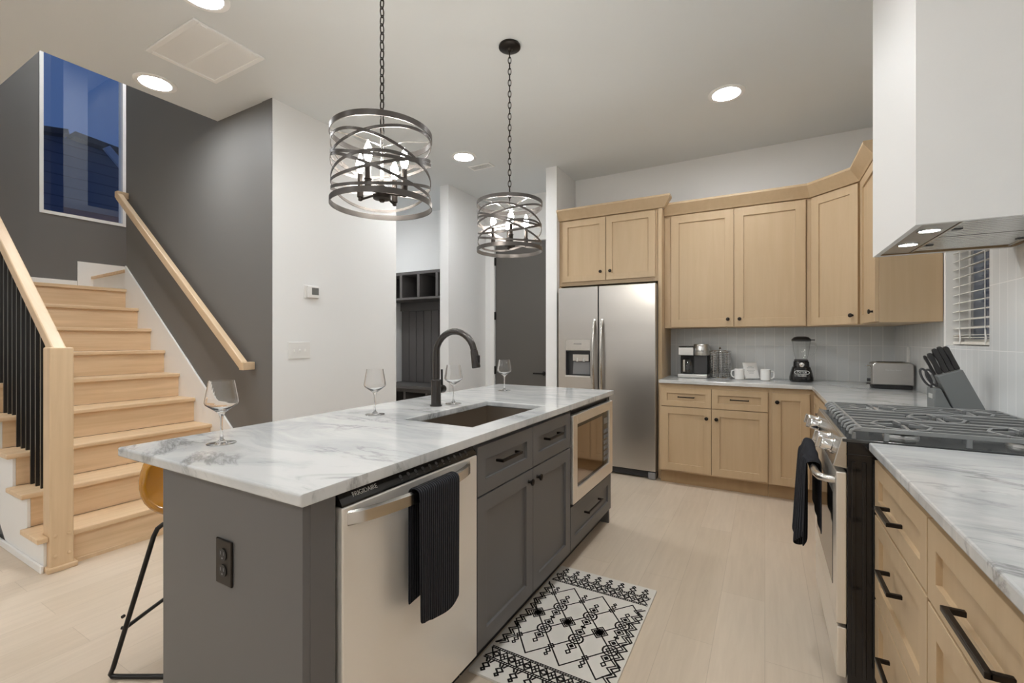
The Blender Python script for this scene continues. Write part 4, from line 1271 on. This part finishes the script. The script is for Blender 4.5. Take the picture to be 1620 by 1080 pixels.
obj('lever', q, 'chrome', ep, .003)
q = B(); q.lathe([(.012, 0), (.012, .016)], (tx0 - .0065, ty0 + .05, CZ + .06), 16, (-1, 0, 0)); q.box(tx0 - .025, ty0 + .03, CZ + .028, tx0 - .0065, ty0 + .075, CZ + .04)
obj('dial', q, 'dark_plastic', ep)
# knife block
KY0, KY1 = 2.845, 2.965
kbk = thing('knife_block', 'slanted dark grey knife block by the range and tiled wall', 'knife block', (.79, 2.9, CZ))
q = B(); q.prism([(.779, CZ), (.852, CZ), (.878, CZ + .03), (.800, CZ + .212), (.712, CZ + .178)], 'y', KY0, KY1)
obj('body', q, 'block_grey', kbk, .004)
q = B(); q.prism([(.702, CZ), (.7755, CZ), (.7255, CZ + .118), (.702, CZ + .118)], 'y', KY0 + .002, KY1 - .002)
lo = obj('lower_body', q, 'block_grey', kbk, .004)
q = B(); q.box(.7012, KY0 + .03, CZ + .068, .702, KY1 - .03, CZ + .09)
obj('label_plate', q, 'logo_silver', lo)
ax = Vector((-.085, 0, .20)).normalized(); sd = Vector((.0890, 0, .034)).normalized()
def knife(s, y, L, wd, label, name='kitchen_knife'):
    """s: 0..1 across the block's top face"""
    p = Vector((.712, 0, CZ + .178)) + (Vector((.800, 0, CZ + .212)) - Vector((.712, 0, CZ + .178))) * s
    p.y = y
    t = thing(name, label, 'knife', p)
    up = Vector((0, 1, 0))
    M_ = Matrix(((ax.x, sd.x, 0, p.x), (0, 0, 1, p.y), (ax.z, sd.z, 0, p.z), (0, 0, 0, 1)))
    q = B(); q.T = M_
    w2 = wd / 2
    q.prism([(.002, -w2 * .8), (.014, -w2 * 1.0), (L * .5, -w2 * .72), (L * .85, -w2 * .95), (L, -w2 * .6), (L * 1.01, w2 * .4), (L * .93, w2 * .95), (L * .5, w2 * .85), (.002, w2 * .8)], 'z', -.0085, .0085)
    obj('handle', q, 'matte_black', t, .004, seg=2)
    q = B(); q.T = M_; q.box(.0006, -w2 * .6, -.006, .0018, w2 * .6, .006)
    obj('bolster', q, 'satin_steel', t)
knife(.90, 2.875, .118, .024, 'black handled knife in the block, closest to the tiled wall')
knife(.68, 2.875, .125, .024, 'black handled knife second from the tiled wall in the block')
knife(.46, 2.875, .122, .025, 'black handled knife in the middle of the upper row')
knife(.22, 2.88, .108, .024, 'black handled knife beside the slim small knife')
knife(.06, 2.905, .10, .014, 'slim small handled knife above the scissors')
knife(.80, 2.93, .112, .022, 'black handled knife half hidden behind the upper row beside the wall')
sc = thing('scissors', 'black handled scissors in the lower front part of the knife block', 'scissors', (.716, 2.90, CZ + .118))
for k, (off, L) in enumerate(((-.004, .098), (.018, .088))):
    q = B(); M_ = Matrix(((ax.x, sd.x, 0, .708 + off * .8), (0, 0, 1, 2.90), (ax.z, sd.z, 0, CZ + .119 + off * .25), (0, 0, 0, 1)))
    q.T = M_
    pts = [(L * .55 + L * .45 * math.cos(a), (.014 + (-1) ** (k + 1) * .0) * math.sin(a), 0) for a in [i * PI / 9 for i in range(18)]]
    q.tube(pts, .0052, 8, True); q.tube([(0, 0, 0), (L * .12, 0, 0)], .0055, 8)
    obj('handle_loop', q, 'dark_plastic', sc, smooth=True)
# outlet plate on tile
op = thing('wall_outlet', 'white outlet plate on the tiles behind the toaster', 'outlet', (XR - .0085, 4.285, 1.15))
q = B(); q.box(XR - .014, 4.25, 1.09, XR - .0085, 4.322, 1.21)
obj('cover_plate', q, 'white_plastic', op, .002)
q = B(); q.box(XR - .0155, 4.268, 1.105, XR - .0141, 4.304, 1.145); q.box(XR - .0155, 4.268, 1.155, XR - .0141, 4.304, 1.195)
obj('receptacle', q, 'white_plastic', op, .001)

# ================================================================ WALL ITEMS
Mw = frame((XW, 0, 0), (0, 1, 0), (1, 0, 0))
th_ = thing('thermostat', 'white thermostat with small grey screen on the white wall', 'thermostat', (XW, 2.325, 1.636))
q = B(); q.T = Mw; q.box(2.262, 1.588, .0006, 2.388, 1.69, .008)
obj('back_plate', q, 'white_plastic', th_, .003)
q = B(); q.T = Mw; q.box(2.282, 1.592, .0085, 2.386, 1.684, .026)
bd_ = obj('body', q, 'white_plastic', th_, .004)
q = B(); q.T = Mw; q.box(2.318, 1.617, .0262, 2.378, 1.672, .0272)
obj('screen', q, 'screen_grey', bd_)
swt = thing('light_switch', 'white three toggle switch plate on the white wall', 'switch', (XW, 2.22, 1.185))
q = B(); q.T = Mw; q.box(2.13, 1.118, .0006, 2.315, 1.246, .007)
obj('cover_plate', q, 'white_plastic', swt, .002)
for i in range(3):
    y = 2.18 + i * .046
    q = B(); q.T = Mw; q.box(y - .005, 1.172, .0072, y + .005, 1.192, .0165)
    obj('toggle', q, 'white_plastic', swt, .002)
# mudroom locker
lk_ = thing('hall_locker', 'dark grey built in mudroom bench with cubbies and planked back', 'locker', (-4.1, 5.1, 0))
LX0, LX1, LT, LB = -4.94, -3.245, 2.222, 1.86
q = B(); q.box(LX0, 5.30, .45, LX1, 5.355, LT); 
for i in range(12):
    x = LX0 + .02 + i * .145
    q.box(x, 5.288, .62, x + .137, 5.30, LB - .16)
obj('planked_back', q, 'locker_paint', lk_, .003)
q = B(); q.box(LX0, 5.27, LB - .155, LX1, 5.2995, LB - .03)
obj('hook_rail', q, 'locker_paint', lk_, .002)
q = B(); q.box(LX0, ALY, LB - .03, LX1, 5.2995, LB); q.box(LX0, ALY, LT - .04, LX1, 5.2995, LT)
for x in (LX1 - .02, LX1 - .325, LX1 - .65, LX1 - .975, LX1 - 1.3, LX1 - 1.625):
    q.box(x - .026, ALY + .001, LB + .0005, x + .02, 5.299, LT - .041)
obj('cubby_shelf', q, 'locker_paint', lk_, .002)
q = B(); q.box(LX0, ALY - .06, .575, LX1, 5.287, .617)
obj('bench_seat', q, 'locker_paint', lk_, .004)
q = B(); q.box(LX0, ALY + .0, 0, LX0 + .04, 5.30, .5745); q.box(LX1 - .04, ALY, 0, LX1, 5.30, .5745); q.box(-4.1, ALY, 0, -4.06, 5.30, .5745); q.box(-4.50, ALY, 0, -4.46, 5.3, .5745); q.box(-3.67, ALY, 0, -3.63, 5.3, .5745)
q.box(LX0 + .04, ALY + .002, .52, LX1 - .04, ALY + .03, .5745)
obj('bench_base', q, 'locker_paint', lk_, .002)

# ================================================================ CEILING ITEMS
dl = thing('ceiling_downlight', '', 'ceiling light', (0, 0, 0), 'recessed ceiling downlights')
obj('trim_ring', B().lathe([(.122, 0), (.122, -.004), (.112, -.009), (.092, -.007), (.088, -.002), (.088, 0)], n=48), 'vent_white', dl, smooth=True)
obj('diffuser', B().lathe([(.0865, -.0065), (.0865, -.0025)], n=40), 'lamp_white', dl)
dl.location = (-.24, 3.555, ZC - .0002); dl['label'] = 'lit recessed downlight in front of the maple wall cabinets'
for (x, y, lb_) in ((-2.522, 3.555, 'lit recessed downlight beside the small ceiling vent near the hall'),
                    (-3.635, 1.5, 'lit recessed downlight between the return grille and the stair opening'),
                    (-2.5, 1.235, 'lit recessed downlight cut by the top picture edge above the return grille')):
    dup(dl, (x, y, ZC - .0002), lb_)
for (x, y) in ((-.55, 1.5), (-.24, -1.1), (-2.5, -1.1), (-4.8, -1.1), (-.24, -3.3), (-2.5, -3.3), (-4.8, -3.3), (-4.5, 3.75)):  # assumed downlights beyond the view, added for bounce and fill
    dup(dl, (x, y, ZC - .0002), 'lit downlight added in the ceiling outside the picture')
ul = dup(dl, (-5.6, 1.9, 5.5998), 'added unseen downlight over the upper stair landing')  # upstairs lamps added to brighten the stair shaft and the window reflection
for (x, y, lb_) in ((-4.4, 2.7, 'added unseen downlight over the upper stair flight'), (-4.6, 1.5, 'added unseen downlight over the stair opening'), (-5.6, 2.8, 'added unseen downlight over the upper stair turn'), (-3.0, 2.7, 'added unseen downlight at the upper stair head'), (-4.9, 2.5, 'added unseen downlight halfway up the upper flight'), (-5.2, 1.3, 'added unseen downlight over the lower landing edge')):
    dup(dl, (x, y, 5.5998), lb_)
# return grille
vg = thing('return_grille', 'large white return air grille in the ceiling, split in two panels', 'vent', (-2.985, 1.49, ZC))
a0, a1, b0, b1 = -3.265, -2.715, 1.295, 1.70
q = B(); zt = ZC - .0005
q.box(a0, b0, zt - .012, a1, b0 + .028, zt); q.box(a0, b1 - .028, zt - .012, a1, b1, zt); q.box(a0, b0 + .028, zt - .012, a0 + .028, b1 - .028, zt); q.box(a1 - .028, b0 + .028, zt - .012, a1, b1 - .028, zt)
q.box(a0 + .028, (b0 + b1) / 2 - .009, zt - .010, a1 - .028, (b0 + b1) / 2 + .009, zt)
obj('frame', q, 'vent_white', vg, .003)
for y0, y1 in ((b0 + .028, (b0 + b1) / 2 - .009), ((b0 + b1) / 2 + .009, b1 - .028)):
    q = B(); n = 26
    for i in range(n):
        x = a0 + .03 + (a1 - a0 - .06) * (i + .5) / n
        q.bar((x, y0, zt - .005), (x, y1, zt - .005), .0202, .003)
    obj('louver_panel', q, 'vent_white', vg)
q = B()
for y in (b0 + .06, b1 - .06): q.box(a1 - .02, y - .015, zt - .016, a1 - .008, y + .015, zt - .0121)
obj('latch', q, 'vent_white', vg, .001)
# supply vent
vs_ = thing('supply_vent', 'small white supply vent in the ceiling next to a downlight', 'vent', (-2.5, 3.835, ZC))
q = B(); a0, a1, b0, b1 = -2.63, -2.38, 3.78, 3.895
q.box(a0, b0, zt - .008, a1, b0 + .018, zt); q.box(a0, b1 - .018, zt - .008, a1, b1, zt); q.box(a0, b0 + .018, zt - .008, a0 + .018, b1 - .018, zt); q.box(a1 - .018, b0 + .018, zt - .008, a1, b1 - .018, zt)
obj('frame', q, 'vent_white', vs_, .002)
q = B()
for i in range(6):
    y = b0 + .024 + i * .0135
    q.box(a0 + .02, y - .002, zt - .007, a1 - .02, y + .002, zt - .004)
obj('louvers', q, 'vent_white', vs_)
obj('duct_opening', bx(a0 + .018, b0 + .018, zt - .002, a1 - .018, b1 - .018, zt), 'screen_grey', vs_)

# pendants
pe_ = thing('pendant_light', '', 'pendant light', (0, 0, 0), 'drum pendants over the island')
SR, ZT, ZB_ = .196, -.938, -1.232
q = B(); q.lathe([(.062, 0), (.065, -.006), (.065, -.014), (.056, -.02), (.018, -.023), (.008, -.035)], n=36)
obj('canopy', q, 'bronze', pe_, smooth=True)
q = B(); z = -.034; k = 0; LH, LW, pitch = .021, .0088, .0335
while z > ZT + .005:
    pts = []
    for i in range(14):
        a = 2 * PI * i / 14; px_ = LW * math.cos(a); pz = LH * math.sin(a)
        pts.append((px_, 0, z - LH + pz) if k % 2 else (0, px_, z - LH + pz))
    q.tube(pts, .0026, 6, True); z -= pitch; k += 1
obj('chain', q, 'bronze', pe_, smooth=True)
def hoop(zf, wd, th=.003, R_=SR, n=72):
    q = B(); rows = []
    for i in range(n + 1):
        a = 2 * PI * i / n; zc = zf(a); ca_, sa_ = math.cos(a), math.sin(a)
        ro, ri = R_, R_ - th
        rows.append([(ro * ca_, ro * sa_, zc - wd / 2), (ro * ca_, ro * sa_, zc + wd / 2), (ri * ca_, ri * sa_, zc + wd / 2), (ri * ca_, ri * sa_, zc - wd / 2), (ro * ca_, ro * sa_, zc - wd / 2)])
    return q.strip(None, rows)
obj('rim', hoop(lambda a: ZT - .011, .022), 'iron_band', pe_, smooth=True)
obj('rim', hoop(lambda a: ZB_ + .011, .022), 'iron_band', pe_, smooth=True)
zm = (ZT + ZB_) / 2
bands = [(zm + .066, .052, .3), (zm + .045, .058, 2.5), (zm + .02, .075, 4.4), (zm - .008, .062, 1.3), (zm - .03, .075, 3.5), (zm - .052, .058, 5.6), (zm - .072, .042, 2.0)]
for i, (z0, am, ph) in enumerate(bands):
    obj('band', hoop(lambda a: z0 + am * math.cos(a - ph), .0115, .0022, SR - .0035 - .0004 * i), 'iron_band', pe_, smooth=True)
q = B(); q.tube([(0, 0, ZT + .01), (0, 0, ZB_ + .05)], .006, 10)
q.lathe([(.012, -.012), (.016, 0), (.012, .012)], (0, 0, zm + .07), 16)
for k in range(4):
    a = PI / 2 * k + PI / 4
    q.tube([(0, 0, ZT - .05), (SR * .5 * math.cos(a), SR * .5 * math.sin(a), ZT - .02), ((SR - .003) * math.cos(a), (SR - .003) * math.sin(a), ZT - .012)], .0028, 6)
obj('center_stem', q, 'chrome', pe_, smooth=True)
q = B(); q.lathe([(.008, -.03), (.014, -.022), (.034, -.018), (.036, -.004), (.022, 0), (.022, .03), (.018, .034)], (0, 0, ZB_ + .052), 28)
obj('hub', q, 'bronze', pe_, smooth=True)
for k in range(4):
    a = PI / 2 * k + .25; ca_, sa_ = math.cos(a), math.sin(a)
    q = B(); q.tube([(.018 * ca_, .018 * sa_, ZB_ + .055), (.095 * ca_, .095 * sa_, ZB_ + .040)], .0045, 8)
    q.lathe([(.0, -.009), (.008, -.006), (.008, .004), (.0125, .008), (.0125, .034), (.0145, .036), (.0145, .04), (.0105, .042), (.0105, .10), (.009, .102)], (.098 * ca_, .098 * sa_, ZB_ + .042), 20)
    ar = obj('lamp_arm', q, 'bronze', pe_, smooth=True)
    q = B(); q.lathe([(.007, 0), (.0135, .015), (.0165, .032), (.0135, .052), (.006, .07), (.0015, .082)], (.098 * ca_, .098 * sa_, ZB_ + .145), 18)
    obj('bulb', q, 'bulb_glow', ar, smooth=True)
pe_.location = (-1.325, 1.31, ZC); pe_['label'] = 'lit black metal drum pendant, its chain leaving the picture top, nearer one'
dup(pe_, (-1.33, 2.345, ZC), 'lit black metal drum pendant hanging in front of the dark hall door', .35)

# added fill lights shaped as globe pendants, unseen behind the viewpoint
gp = thing('fill_globe', '', 'pendant light', (0, 0, 0), 'added fill light globes behind the viewpoint')
obj('canopy', B().lathe([(.06, 0), (.06, -.02), (.01, -.026)], n=24), 'bronze', gp, smooth=True)
obj('cord', B().tube([(0, 0, -.02), (0, 0, -.55)], .004, 8), 'matte_black', gp, smooth=True)
obj('globe', B().lathe([(.02, -.55)] + [(.15 * math.sin(a), -.70 + .15 * math.cos(a)) for a in [.2 + (PI - .21) * i / 14 for i in range(15)]], n=32), 'fill_globe_glow', gp, smooth=True)
gp.location = (-2.3, -2.0, ZC); gp['label'] = 'added fill light globe behind the viewpoint, nearer the kitchen wall'
dup(gp, (-4.3, -2.0, ZC), 'added fill light globe behind the viewpoint, nearer the stairs')

# ================================================================ OUTSIDE
HD = -.55
hs = thing('neighbor_house', 'dark blue sided house seen through the stair window at dusk', 'house', (-16, 6, 0))
q = B(); q.prism([(-3, 0), (16, 0), (16, 5.3), (4.0, 6.45), (-3, 5.0)], 'x', -18, -14)
obj('siding', q, 'siding_blue', hs)
q = B(); q.bar((-13.95, 4.1, 6.5), (-13.95, 16, 5.35), .5, .12); q.bar((-13.95, 4.0, 6.5), (-13.95, -3, 5.05), .5, .12)
obj('roof_edge', q, 'roof_shingle', hs)
q = B(); q.bar((-12.5, 4.25, 6.0), (-12.5, 5.9, 4.1), .08, .14)
obj('rake_board', q, 'rake_white', hs)
hs.location.z = HD
q = B(); q.box(1.6, 1.2, 0, 1.7, 12.0, 4.0)
nf = tag(obj('garden_fence', q, 'siding_grey'), 'grey board wall seen dimly through the kitchen blind', 'wall')
